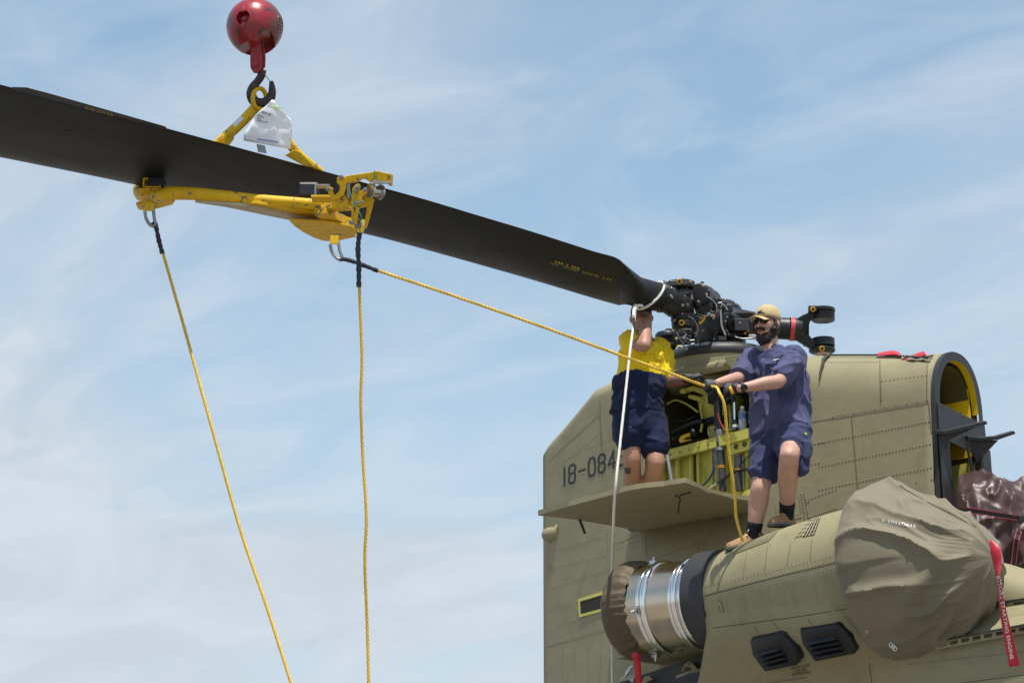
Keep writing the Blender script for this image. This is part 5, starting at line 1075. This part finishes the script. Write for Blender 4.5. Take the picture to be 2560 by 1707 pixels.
# ================================================================== THINGS IN THE BAY
wb = thing('water_bottle', 'clear plastic water bottle with blue label standing on the bay shelf', 'bottle')
bb = PY(1857, 1074, -.40); m_ = MB(); m_.lathe(bb, UZ, [(.028, 0), (.031, .006), (.031, .07), (.029, .075), (.031, .08), (.031, .12), (.028, .135), (.018, .155), (.0125, .16), (.0125, .17)], 20); m_.build('bottle_body', 'bottle', wb, 40)
m_ = MB(); m_.lathe(bb, UZ, [(.0316, .085), (.0316, .125)], 20, False); m_.build('bottle_label', 'bottle_label', wb)
m_ = MB(); m_.lathe(bb, UZ, [(.0145, .165), (.0145, .182), (.012, .184), (.001, .184)], 14); m_.build('bottle_cap', 'letter_white', wb, 30)
tpch = thing('tool_pouch', 'black and yellow tool pouch lying on the green bay shelf', 'tool pouch')
m_ = MB(); c_ = PY(1712, 1095, -.42); m_.sphere(c_, .05, 14, 9, (1.3, .8, .55)); m_.sphere(PY(1733, 1083, -.40), .032, 12, 8, (1, 1, .9)); m_.sphere(PY(1686, 1097, -.40), .02, 10, 7); m_.build('pouch_body', 'hose_black', tpch, 60)
m_ = MB(); m_.plate([PY(x, y, -.47) for x, y in ((1697, 1100), (1702, 1090), (1712, 1085), (1722, 1082), (1724, 1090), (1714, 1092), (1706, 1100), (1728, 1098), (1700, 1106))], (0, .01, 0)); m_.build('pouch_strap', 'yellow_clean', tpch, 0)
m_ = MB(); m_.lathe(PY(1734, 1077, -.44), V((.3, -1, .2)), [(.012, 0), (.012, .02), (.006, .022)], 10); m_.build('pouch_buckle', 'steel', tpch)
ps = thing('plastic_wrap', 'crumpled white plastic wrap dangling below the exhaust pipe', 'plastic wrap')
m_ = MB(); g_ = []
for i in range(9):
    t = i/8; xl = lerp(1583, 1550, t); xr = lerp(1592, 1582, t); y0 = lerp(1655, 1698, t); y1 = lerp(1658, 1702, t)
    g_.append([W(lerp(xl, xr, u/6), lerp(y0, y1, u/6)+3*math.sin(u*1.3), 18.6+.025*math.sin(u*2.2+i*.6)) for u in range(7)])
m_.grid(g_); o_ = m_.build('wrap_sheet', 'plastic_sheet', ps, 60); sd = o_.modifiers.new('t', 'SOLIDIFY'); sd.thickness = .004
# ================================================================== PEOPLE
def remeshed(mbd, voxel, it=4, fac=.5):
    me = bpy.data.meshes.new('t'); me.from_pydata([tuple(p) for p in mbd.v], [], mbd.f); me.validate()
    bm = bmesh.new(); bm.from_mesh(me); bmesh.ops.recalc_face_normals(bm, faces=bm.faces); bm.to_mesh(me); bm.free()
    o = bpy.data.objects.new('t', me); C0.objects.link(o); r_ = o.modifiers.new('r', 'REMESH'); r_.mode = 'VOXEL'; r_.voxel_size = voxel
    s_ = o.modifiers.new('s', 'SMOOTH'); s_.iterations = it; s_.factor = fac
    dg = bpy.context.evaluated_depsgraph_get(); dg.update(); m2 = bpy.data.meshes.new_from_object(o.evaluated_get(dg)); bpy.data.objects.remove(o); bpy.data.meshes.remove(me); return m2
def soft(mbd, name, m, parent, voxel=.01, it=4, disp=None):
    me = remeshed(mbd, voxel, it)
    if disp:
        nrm = [v.normal.copy() for v in me.vertices]
        for v, nn in zip(me.vertices, nrm): v.co = v.co + nn*disp(v.co, nn)
        if it >= 3:
            bm = bmesh.new(); bm.from_mesh(me)
            for _ in range(2): bmesh.ops.smooth_vert(bm, verts=bm.verts, factor=.5, use_axis_x=True, use_axis_y=True, use_axis_z=True)
            bm.to_mesh(me); bm.free()
    for p in me.polygons: p.use_smooth = True
    me.name = name; o = bpy.data.objects.new(name, me); C0.objects.link(o); me.materials.clear(); me.materials.append(MATS[m]); o.parent = parent; return o
def frame(c, f, tilt=0.0, roll=0.0):
    f = V(f).normalized(); l_ = UZ.cross(f).normalized(); f2 = (f*math.cos(tilt)+UZ*math.sin(tilt)); u = f2.cross(l_).normalized()
    if roll: l2 = l_*math.cos(roll)+u*math.sin(roll); u = f2.cross(l2).normalized(); l_ = l2
    return lambda x, y, z: c + l_*x + f2*y + u*z        # x: his left, y: forward, z: up
def limb(b, pts, rad, n=14, flat=1.0, span=5, upv=None):
    P_ = crom(pts, span); rr_ = []
    for i in range(len(rad)-1): rr_ += [lerp(rad[i], rad[i+1], k/span) for k in range(span)]
    b.tube(P_, rr_+[rad[-1]], n, True, flat, upv)
    b.sphere(P_[0], rad[0]*.98, 12, 8); b.sphere(P_[-1], rad[-1]*.98, 12, 8)
def torso(b, secs, l_, fdir):
    """secs: (centre, half width along l_, half depth)"""
    cs = crom([s_[0] for s_ in secs], 4); ab = crom([V((s_[1], s_[2], 0)) for s_ in secs], 4); n = 28
    b.rings([[c + l_*math.copysign(abs(math.cos(2*math.pi*k/n))**.8, math.cos(2*math.pi*k/n))*q.x + fdir*math.copysign(abs(math.sin(2*math.pi*k/n))**.85, math.sin(2*math.pi*k/n))*q.y for k in range(n)] for c, q in zip(cs, ab)])
HEADT = [(-.118, .030, .060, -.005), (-.105, .046, .078, .030), (-.085, .056, .086, .055), (-.06, .062, .088, .072), (-.03, .067, .088, .085), (0, .071, .090, .092), (.03, .073, .094, .096), (.06, .072, .092, .096), (.085, .064, .080, .085), (.105, .047, .058, .064), (.118, .022, .026, .03)]
def head_mesh(b, F):
    n = 24
    b.rings([[F(w_*math.cos(a), (fr*math.sin(a) if math.sin(a) > 0 else bk*math.sin(a))*1.0, z) for a in [2*math.pi*k/n for k in range(n)]] for z, w_, fr, bk in HEADT])
    b.tube([F(0, .088, .018), F(0, .100, -.005), F(0, .113, -.026), F(0, .095, -.036)], [.010, .012, .017, .012], 10); b.sphere(F(.012, .096, -.03), .010, 8, 6); b.sphere(F(-.012, .096, -.03), .010, 8, 6)
    b.tube([F(-.05, .076, .027), F(0, .093, .03), F(.05, .076, .027)], .012, 8)
    for s_ in (-1, 1): b.sphere(F(.042*s_, .066, -.022), .024, 10, 8)
    b.tube([F(-.02, .084, -.062), F(0, .092, -.062), F(.02, .084, -.062)], .010, 8); b.sphere(F(0, .076, -.098), .022, 10, 8)
def ears(b, F):
    for s_ in (-1, 1):
        b.tube([F(.073*s_, -.004, -.03), F(.081*s_, -.010, -.012), F(.085*s_, -.015, .012), F(.078*s_, -.006, .026), F(.074*s_, .002, .012)], [.010, .012, .013, .011, .009], 8)
def cap(th_, F, m, brimm, z0=.038, tilt=0.0):
    b = MB(); n = 28; rows_ = []
    for i in range(9):
        a = i/8*math.pi/2*.98; r_ = math.cos(a)**.75; rows_.append([F(.083*r_*math.cos(t), (.108 if math.sin(t) < 0 else .104)*r_*math.sin(t), z0+.095*math.sin(a)) for t in [2*math.pi*k/n for k in range(n)]])
    rows_.insert(0, [F(.079*math.cos(t), (.104 if math.sin(t) < 0 else .099)*math.sin(t), z0-.018) for t in [2*math.pi*k/n for k in range(n)]])
    b.rings(rows_, True, False, True); o_ = b.build('cap_crown', m, th_, 60); sd_ = o_.modifiers.new('t', 'SOLIDIFY'); sd_.thickness = .003
    b = MB(); g_ = []
    for i in range(9):
        x = lerp(-.074, .074, i/8); g_.append([F(x*(1-.12*t), .066+.036*math.cos(x/.074*1.35)+t*(.088*math.cos(x/.074*.95)), z0-.010-.018*t-abs(x)**2*5.0) for t in (0, .25, .5, .75, 1)])
    b.grid(g_); br2 = b.build('cap_brim', brimm, o_, 60); sd_ = br2.modifiers.new('t', 'SOLIDIFY'); sd_.thickness = .005; sd_ = br2.modifiers.new('s', 'SUBSURF'); sd_.levels = sd_.render_levels = 1
    b = MB(); b.sphere(F(0, 0, z0+.096), .008, 10, 6, (1, 1, .6)); b.build('cap_button', m, o_, 60)
    return o_
def hand(b, wrist, d, palm, curl=1.0, spread=.020, ln=1.0):
    """d: direction of the hand, palm: palm normal (fingers curl towards it)"""
    d = V(d).normalized(); palm = V(palm); palm = (palm-d*palm.dot(d)).normalized(); s_ = d.cross(palm)
    b.rings([[wrist+d*y+s_*math.cos(a)*w_+palm*math.sin(a)*t_ for a in [2*math.pi*k/12 for k in range(12)]] for y, w_, t_ in ((-.01, .030, .022), (.02, .036, .022), (.05, .043, .021), (.085, .044, .018), (.095, .036, .014))])
    for i, L_ in enumerate((.072, .082, .076, .060)):
        base = wrist+d*.085+s_*((1.5-i)*spread); p0 = base; pts = [p0]; a = .25*curl
        for sg in (.42, .33, .25):
            a += .95*curl*.9; dd = d*math.cos(a)+palm*math.sin(a); p0 = p0+dd*L_*sg*ln; pts.append(p0)
        b.tube(crom(pts, 3), [.0105]*4+[.010]*3+[.009]*3, 8); b.sphere(pts[-1], .009, 8, 6)
    t0 = wrist+d*.03+s_*.036; t1 = t0+(s_*.6+d*.6+palm*.4).normalized()*.042; t2 = t1+(d*.65+palm*.75-s_*.2).normalized()*.034
    b.tube(crom([t0, t1, t2], 3), [.014, .0135, .013, .0125, .012, .0115, .010], 8); b.sphere(t2, .010, 8, 6)
def boot(th_, ankle, toe_dir, up_, L_=.285):
    d = V(toe_dir).normalized(); up_ = V(up_); up_ = (up_-d*up_.dot(d)).normalized(); s_ = d.cross(up_)
    O = ankle-up_*.085-d*.07
    def P_(y, x, z): return O+d*y+s_*x+up_*z
    n = 16; ys = [0, .03, .07, .12, .17, .22, .26, .282]; hw = [.026, .036, .036, .035, .042, .046, .040, .020]; ht = [.065, .09, .098, .088, .068, .055, .046, .035]
    b = MB(); b.rings([[P_(y, w_*math.cos(a)*(1 if math.sin(a) > 0 else 1.02), .018+max(0, h*math.sin(a)) if math.sin(a) > 0 else .014) for a in [2*math.pi*k/n for k in range(n)]] for y, w_, h in zip(ys, hw, ht)])
    b.tube([P_(.055, 0, .07), P_(.05, 0, .135)], [.044, .043], 14)
    up_o = soft(b, 'boot_upper', 'boot_tan', th_, .007, 3)
    b = MB(); b.rings([[P_(y-.004 if i == 0 else y+(.006 if i == 7 else 0), (w_+.006)*c_, z) for c_, z in ((-1, 0), (1, 0), (1.02, .022), (-1.02, .022))] for i, (y, w_) in enumerate(zip(ys, hw))]); so_ = b.build('boot_sole', 'sole', up_o, 40, bevel=.004)
    b = MB(); b.rings([[P_(y-.005 if i == 0 else y+(.007 if i == 7 else 0), (w_+.0075)*c_, z) for c_, z in ((-1, .017), (1, .017), (1, .027), (-1, .027))] for i, (y, w_) in enumerate(zip(ys, hw))]); b.build('boot_welt', 'sole_light', up_o, 40)
    b = MB()
    for k in range(4): y = .10+.026*k; z = [.108, .096, .084, .075][k]; b.tube(crom([P_(y, -.028, z-.016), P_(y+.006, 0, z+.004), P_(y, .028, z-.016)], 4), .0035, 6)
    b.tube(crom([P_(.09, 0, .115), P_(.10, .03, .125), P_(.12, .045, .105)], 4), .003, 6); b.tube(crom([P_(.09, 0, .115), P_(.10, -.03, .125), P_(.12, -.045, .105)], 4), .003, 6)
    b.build('boot_laces', 'cap_tan', up_o, 60)
    return P_
def cloth(amp, f, seed=0, sx=(1, 1, 1)):
    sv = V((seed*3.1, seed*1.7, seed*5.3))
    def g_(p, n):
        q = V((p.x*sx[0], p.y*sx[1], p.z*sx[2]))*f+sv; wq = q+V((noise.noise(q*.7), noise.noise(q*.7+V((3, 3, 3))), 0))*.6; a = max(0, 1-abs(noise.noise(wq))*2.6); b_ = max(0, 1-abs(noise.noise(wq*2.0+V((5, 2, 1))))*2.4)
        return amp*(a**3*1.15+b_**3*.55-.12)
    return g_
def patch(th_, quad, tree, name, m, off=.006, nu=6, nv=5):
    b = MB(); g_ = []
    for i in range(nu+1):
        row = []
        for j in range(nv+1):
            u, v = i/nu, j/nv; x = lerp(lerp(quad[0][0], quad[1][0], u), lerp(quad[3][0], quad[2][0], u), v); y = lerp(lerp(quad[0][1], quad[1][1], u), lerp(quad[3][1], quad[2][1], u), v)
            p, n = cast(x, y, tree); row.append(p-ray(x, y).normalized()*off if p is not None else None)
        if all(r_ is not None for r_ in row): g_.append(row)
    if len(g_) < 2: return None
    b.grid(g_); o_ = b.build(name, m, th_, 60); sd_ = o_.modifiers.new('t', 'SOLIDIFY'); sd_.thickness = .003; sd_.offset = 0; return o_
# ------------------------------------------------------------------ bearded man on the nacelle
p2 = thing('person', 'bearded man in tan cap, blue shirt and navy shorts standing on the engine nacelle', 'person')
def M2(x, y, d=0.0): return W(x, y, 17.65+(1340-y)*.00080+d)
f2_ = (-HF*.74-RT*.67).normalized(); l2_ = UZ.cross(f2_)
hc = M2(1920, 814); FH = frame(hc, (-HF*.74-RT*.67), .02, -.04)
footR = M2(1884, 1331, -.02); footL = M2(1967, 1283, .0)
b = MB(); head_mesh(b, FH); ears(b, FH)
limb(b, [FH(0, -.02, -.07), M2(1926, 868), M2(1934, 897)], [.058, .060, .072])
torso(b, [(M2(1936, 892), .10, .06), (M2(1940, 918), .15, .08), (M2(1945, 970), .15, .09), (M2(1950, 1040), .14, .09), (M2(1955, 1085), .15, .09)], l2_, f2_)
shR = M2(1882, 898, .13); elR = M2(1843, 946, -.13); wrR = M2(1795, 957, -.40); shL = M2(1990, 898, -.13); elL = M2(1943, 955, -.42); wrL = M2(1850, 970, -.50)
limb(b, [shR, lerp(shR, elR, .5), elR], [.045, .050, .047]); limb(b, [elR, lerp(elR, wrR, .35), wrR], [.046, .044, .029])
limb(b, [shL, lerp(shL, elL, .5)+V((0, 0, .0)), elL], [.045, .054, .050]); limb(b, [elL, lerp(elL, wrL, .3)+UZ*.004, lerp(elL, wrL, .7), wrL], [.050, .050, .038, .031])
hipR = M2(1928, 1085, .08); hipL = M2(1985, 1082, -.10); knR = M2(1901, 1222, -.10); knL = M2(1973, 1140, -.36)
limb(b, [hipR, lerp(hipR, knR, .5), knR], [.085, .080, .066]); limb(b, [hipL, lerp(hipL, knL, .5), knL], [.085, .080, .068])
limb(b, [knR, lerp(knR, footR, .30)+HF*.02, lerp(knR, footR, .65), footR], [.068, .074, .058, .046]); limb(b, [knL, lerp(knL, footL, .32)+HF*.02, lerp(knL, footL, .68), footL], [.070, .074, .058, .046])
b.sphere(knR-HF*.025-RT*.01, .040, 12, 8); b.sphere(knL-HF*.03-RT*.006, .044, 12, 8)
body2 = soft(b, 'body', 'skin', p2, .0085, 3)
# shirt
b = MB()
torso(b, [(M2(1937, 884), .13, .080), (M2(1938, 893), .17, .10), (M2(1941, 912), .208, .130), (M2(1945, 960), .210, .148), (M2(1949, 1010), .212, .155), (M2(1951, 1050), .222, .162), (M2(1952, 1088), .235, .168)], l2_, f2_)
limb(b, [M2(1889, 897, .11), lerp(shR, elR, .45), lerp(shR, elR, .80)], [.076, .071, .069]); limb(b, [M2(1984, 898, -.11), lerp(shL, elL, .40), lerp(shL, elL, .72)], [.082, .081, .082])
shirt2 = soft(b, 'shirt', 'shirt_blue', p2, .0085, 3, cloth(.024, 5.0, 1, (1, 1, .9)))
TS = bvh(shirt2)
# collar, placket, pockets
def collar(F, th_, m, parent):
    for s_ in (-1, 1):
        b_ = MB(); g_ = []
        for i in range(7):
            a = lerp(.15, 1.0, i/6)*math.pi*.5*1.75; x = math.sin(a)*.070*s_; y = -math.cos(a)*.070-.02 if a < 2.7 else .05
            hgt = .03; g_.append([F(x*.95, y, .028), F(x*1.08, y*1.05, .020), F(x*1.35, y*1.25+.008, -.018-.012*(i/6))])
        b_.grid(list(reversed(g_))); o_ = b_.build('collar', m, parent, 60); sd_ = o_.modifiers.new('t', 'SOLIDIFY'); sd_.thickness = .004
FN = frame(M2(1931, 874), f2_, .0)
collar(FN, p2, 'shirt_blue', shirt2)
b = MB(); g0 = [[W(x, y, 17.93+(1340-y)*.0008-.118+dd) for x, y, dd in q] for q in ([(1883, 864, .04), (1896, 872, -.02), (1905, 884, -.05)], [(1893, 881, .0), (1904, 888, -.04), (1914, 893, -.06)])]
patch(shirt2, [(1904, 895), (1912, 895), (1910, 1085), (1903, 1085)], TS, 'placket', 'shirt_blue', .004, 3, 14)
patch(shirt2, [(1869, 926), (1899, 930), (1899, 966), (1869, 962)], TS, 'chest_pocket', 'shirt_blue', .005); patch(shirt2, [(1869, 926), (1900, 930), (1900, 938), (1869, 934)], TS, 'pocket_flap', 'shirt_blue', .011)
patch(shirt2, [(1925, 918), (1944, 913), (1944, 925), (1926, 930)], TS, 'pocket_flap', 'shirt_blue', .010)
patch(shirt2, [(1932, 900), (1948, 896), (1948, 898), (1934, 902)], TS, 'chest_logo', 'letter_white', .013, 5, 1)
for y in (918, 955, 1000, 1040):
    p, n = cast(1907, y, TS)
    if p is not None: b = MB(); b.lathe(p-FW*.008, -FW, [(.006, -.002), (.006, .002), (.001, .002)], 10); b.build('shirt_button', 'strap_black', shirt2)
# shorts
b = MB()
torso(b, [(M2(1952, 1062), .19, .14), (M2(1953, 1085), .20, .15), (M2(1955, 1110), .20, .155), (M2(1955, 1128), .17, .13)], l2_, f2_)
hemR = lerp(hipR, knR, .69); hemL = lerp(hipL, knL, .56)
limb(b, [hipR, lerp(hipR, knR, .45), hemR], [.118, .116, .108]); limb(b, [hipL, lerp(hipL, knL, .45)-UZ*.015, hemL-UZ*.025], [.125, .120, .108])
b.tube([lerp(hipL, knL, .3)+RT*.05-UZ*.02, hemL+RT*.07-UZ*.08, hemL+RT*.075-UZ*.20], [.08, .066, .045], 14)
shorts2 = soft(b, 'shorts', 'shorts_navy', p2, .010, 3, cloth(.020, 5.5, 2)); TSH = bvh(shorts2)
patch(shorts2, [(2009, 1095), (2030, 1100), (2026, 1150), (2008, 1150)], TSH, 'cargo_pocket', 'shorts_navy', .008)
patch(shorts2, [(2013, 1081), (2018, 1084), (2017, 1087), (2012, 1084)], TSH, 'pocket_tab', 'lime', .008, 2, 2)
patch(shorts2, [(1889, 1168), (1926, 1166), (1928, 1200), (1884, 1204)], TSH, 'thigh_pocket', 'shorts_navy', .007)
# hair, beard, glasses, cap
b = MB()
b.rings([[FH(w_*math.cos(a), fr*math.sin(a) if math.sin(a) > 0 else bk*math.sin(a), z) for a in [2*math.pi*k/20 for k in range(20)]] for z, w_, fr, bk in [(-.150, .030, .070, .0), (-.135, .050, .096, .015), (-.11, .062, .104, .03), (-.088, .069, .098, .035), (-.07, .071, .080, .03), (-.045, .072, .048, .02)]])
b.tube([FH(-.038, .082, -.052), FH(-.02, .100, -.046), FH(0, .106, -.044), FH(.02, .100, -.046), FH(.038, .082, -.052)], [.011, .011, .010, .011, .011], 8)
for s_ in (-1, 1): b.tube([FH(.073*s_, .012, .035), FH(.075*s_, .016, -.01), FH(.072*s_, .030, -.05)], [.010, .014, .024], 10)
beard = soft(b, 'beard', 'hair', p2, .006, 1, lambda p, n: .010*noise.noise(p*55)+.008*noise.noise(p*120))
b = MB(); b.rings([[FH((w_)*math.cos(a), -abs(bk*math.sin(a)) if True else 0, z) for a in [math.pi*k/16 for k in range(17)]]+[FH(w_*.8*math.cos(a), -abs(bk*.7*math.sin(a)), z) for a in [math.pi*(16-k)/16 for k in range(17)]] for z, w_, bk in [(-.075, .066, .088), (-.03, .074, .102), (.02, .078, .106), (.05, .078, .104)]])
b.build('hair', 'hair', p2, 60)
b = MB(); b.tube(crom([FH(-.020, .098, -.066), FH(0, .106, -.064), FH(.020, .098, -.066)], 4), [.004]+[.0065]*7+[.004], 8); b.build('lips', 'lip', p2, 60)
b = MB()
gl = MB()
for s_ in (-1, 1):
    q = [FH(s_*x, y, z) for x, y, z in ((.008, .104, .032), (.034, .100, .036), (.060, .082, .032), (.064, .074, .016), (.052, .086, -.004), (.028, .100, -.008), (.010, .106, .004))]
    gl.plate(q, FH(0, .004, 0)-FH(0, 0, 0))
    b.tube(crom([FH(s_*.006, .106, .034), FH(s_*.034, .103, .039), FH(s_*.064, .083, .035), FH(s_*.076, .055, .030), FH(s_*.079, -.005, .024), FH(s_*.074, -.02, .01)], 3), .0045, 6)
    b.tube(crom([q[2], q[3], q[4], q[5], q[6], q[0]], 3), .003, 6)
b.tube([FH(-.008, .107, .026), FH(0, .110, .028), FH(.008, .107, .026)], .004, 6)
fr_o = b.build('sunglasses', 'strap_black', p2, 60); gl.build('lens', 'glass_dark', fr_o, 0)
cp2 = cap(p2, FH, 'cap_tan', 'cap_tan', .058); TC = bvh(cp2)
for q in ([(1890, 781), (1906, 775), (1904, 778), (1892, 785)], [(1887, 784), (1912, 780), (1912, 782), (1887, 786)]):
    patch(cp2, q, TC, 'cap_emblem', 'navy', .004, 4, 1)
# gloves on the rope
b = MB(); rd = (W(1790, 966, 17.80)-W(1740, 957, 17.90)).normalized()
hand(b, W(1796, 958, 17.57), -RT+UZ*-.10-HF*.15, -UZ*.6+FW*.8, 1.15)
gl1 = soft(b, 'glove', 'glove_black', p2, .006, 2)
b = MB(); hand(b, W(1846, 969, 17.48), -RT-UZ*.06-HF*.05, FW*.9-UZ*.5, 1.15); limb(b, [W(1852, 969, 17.49), W(1840, 970, 17.47)], [.037, .037])
gl2 = soft(b, 'glove', 'glove_black', p2, .006, 2); TG = bvh(gl2)
patch(gl2, [(1819, 970), (1827, 964), (1836, 982), (1826, 987)], TG, 'glove_patch', 'nut_yellow', .005, 4, 4); patch(gl2, [(1806, 964), (1818, 962), (1820, 982), (1808, 980)], TG, 'knuckle_patch', 'glove_grey', .004, 4, 4)
b = MB(); wd_ = (wrL-elL).normalized(); wc = lerp(elL, wrL, .955); b.tube([wc-wd_*.012, wc+wd_*.012], .040, 20); wt = b.build('watch', 'strap_black', p2, 40)
b = MB(); fn = (-FW-wd_*(-FW).dot(wd_)).normalized(); b.lathe(wc+fn*.036, fn, [(.024, 0), (.024, .012), (.020, .014), (.018, .011), (.001, .011)], 20); b.build('watch_face', 'hub_black', wt, 30)
for ft, kn_ in ((footR, knR), (footL, knL)):
    b = MB(); limb(b, [ft-UZ*.02, ft, lerp(ft, kn_, .10), lerp(ft, kn_, .19)], [.050, .052, .055, .059]); soft(b, 'sock', 'sock', p2, .007, 2)
boot(p2, footR-UZ*.015, (-RT*.98-HF*.12-UZ*.20), UZ); boot(p2, footL-UZ*.015, (-RT*.62-HF*.75-UZ*.12), UZ)
# ------------------------------------------------------------------ man in yellow and navy on the platform
p1 = thing('person', 'man in yellow and navy work shirt reaching up under the rotor blade', 'person')
def M1(x, y, d=0.0): return W(x, y, 19.62-(y-795)*.00091+d)
f1_ = (-HF*.85+RT*.53).normalized(); l1_ = UZ.cross(f1_)
FH1 = frame(M1(1603, 797), (-HF*.97-RT*.15), -.05)
b = MB(); head_mesh(b, FH1); ears(b, FH1)
limb(b, [FH1(0, -.02, -.07), M1(1612, 845), M1(1614, 862)], [.058, .062, .075])
torso(b, [(M1(1610, 864), .09, .06), (M1(1606, 885), .12, .08), (M1(1602, 940), .12, .09), (M1(1598, 1010), .13, .10), (M1(1598, 1060), .14, .10)], l1_, f1_)
s1R = M1(1564, 848, -.06); e1R = M1(1610, 864, -.30); w1R = M1(1619, 772, .02); s1L = M1(1652, 872, .10); e1L = M1(1660, 955, .02); w1L = M1(1722, 946, -.05)
limb(b, [s1R, lerp(s1R, e1R, .5)-UZ*.01, e1R], [.045, .056, .052]); limb(b, [e1R, lerp(e1R, w1R, .35), w1R], [.053, .052, .034]); limb(b, [s1L, lerp(s1L, e1L, .5), e1L], [.045, .050, .046])
hand(b, w1R, (W(1630, 735, 19.85)-w1R), -FW, .4)
h1R = M1(1570, 1055, -.04); h1L = M1(1630, 1058, .04); k1R = M1(1580, 1150, -.08); k1L = M1(1640, 1158, -.08); a1R = V((0, 0, 0)); 
fR = PZ(1583, 1296, ZP+.11); fL = PZ(1612, 1290, ZP+.11)
limb(b, [h1R, lerp(h1R, k1R, .5), k1R], [.085, .082, .068]); limb(b, [h1L, lerp(h1L, k1L, .5), k1L], [.085, .082, .070])
limb(b, [k1R, lerp(k1R, fR, .35)+HF*.02, lerp(k1R, fR, .7), fR], [.066, .074, .056, .046]); limb(b, [k1L, lerp(k1L, fL, .35)+HF*.02, lerp(k1L, fL, .7), fL], [.070, .076, .058, .046])
body1 = soft(b, 'body', 'skin_tan', p1, .0085, 3)
TB1 = bvh(body1)
b = MB(); limb(b, [e1L, lerp(e1L, w1L, .4), w1L], [.052, .050, .036]); soft(b, 'tattooed_forearm', 'tattoo', p1, .008, 2)
b = MB(); hand(b, w1L, RT*.9+UZ*.35, FW*.5-UZ*.8, .8); limb(b, [w1L-RT*.03, w1L+RT*.01], [.040, .040]); soft(b, 'glove', 'glove_black', p1, .006, 2)
patch(body1, [(1559, 1168), (1576, 1170), (1575, 1184), (1563, 1183)], TB1, 'leg_tattoo', 'tattoo_ink', .003, 5, 4)
# shirt: yellow yoke over navy
tsec = [(M1(1611, 858), .115, .080), (M1(1609, 868), .160, .10), (M1(1606, 890), .184, .125), (M1(1603, 930), .182, .145), (M1(1601, 950), .178, .148)]
b = MB(); torso(b, tsec, l1_, f1_)
limb(b, [M1(1572, 850, -.03), lerp(s1R, e1R, .3)-UZ*.012, lerp(s1R, e1R, .5)-UZ*.012], [.080, .082, .076]); limb(b, [M1(1646, 874, .08), lerp(s1L, e1L, .4), lerp(s1L, e1L, .82)], [.088, .084, .080])
sh1 = soft(b, 'shirt_top', 'shirt_yellow', p1, .0085, 3, cloth(.019, 5.0, 4)); T1 = bvh(sh1)
b = MB(); torso(b, [(M1(1602, 941), .195, .166), (M1(1600, 962), .196, .170), (M1(1597, 990), .190, .162), (M1(1594, 1016), .205, .168), (M1(1592, 1034), .210, .170)], l1_, f1_)
soft(b, 'shirt_lower', 'navy', p1, .0085, 3, cloth(.019, 5.0, 4))
patch(sh1, [(1612, 868), (1632, 864), (1633, 884), (1614, 886)], T1, 'chest_pocket', 'shirt_yellow', .008); patch(sh1, [(1636, 882), (1656, 884), (1656, 900), (1637, 900)], T1, 'chest_pocket', 'shirt_yellow', .008)
patch(sh1, [(1619, 848), (1629, 852), (1634, 866), (1630, 872)], T1, 'open_neck', 'skin', .006, 4, 4)
FN1 = frame(M1(1613, 850), f1_, .0); collar(FN1, p1, 'navy', sh1)
b = MB(); torso(b, [(M1(1598, 1020), .195, .15), (M1(1598, 1050), .205, .155), (M1(1599, 1075), .205, .155), (M1(1600, 1090), .18, .14)], l1_, f1_)
limb(b, [h1R, lerp(h1R, k1R, .4), lerp(h1R, k1R, .48)], [.122, .124, .116]); limb(b, [h1L, lerp(h1L, k1L, .4), lerp(h1L, k1L, .62)], [.122, .124, .116])
shorts1 = soft(b, 'shorts', 'navy', p1, .010, 3, cloth(.010, 5.5, 6)); TS1 = bvh(shorts1)
patch(shorts1, [(1556, 1062), (1580, 1064), (1582, 1108), (1560, 1108)], TS1, 'cargo_pocket', 'navy', .008)
cap1 = cap(p1, FH1, 'cap_brown', 'cap_brown', .040)
b = MB(); b.rings([[FH1(w_*math.cos(a), -abs(bk*math.sin(a)), z) for a in [math.pi*k/16 for k in range(17)]]+[FH1(w_*.8*math.cos(a), -abs(bk*.7*math.sin(a)), z) for a in [math.pi*(16-k)/16 for k in range(17)]] for z, w_, bk in [(-.06, .066, .090), (-.02, .074, .100), (.03, .077, .104)]]); b.build('hair', 'hair', p1, 60)
b = MB(); b.box(FH1(.080, -.01, .062), l1_*.004, UZ*.018, HF*.03); b.build('cap_badge', 'cap_orange', cap1, 0, bevel=.002)
boot(p1, fR, (-HF*.8-RT*.2), UZ); boot(p1, fL, (-HF*.8+RT*.4), UZ)
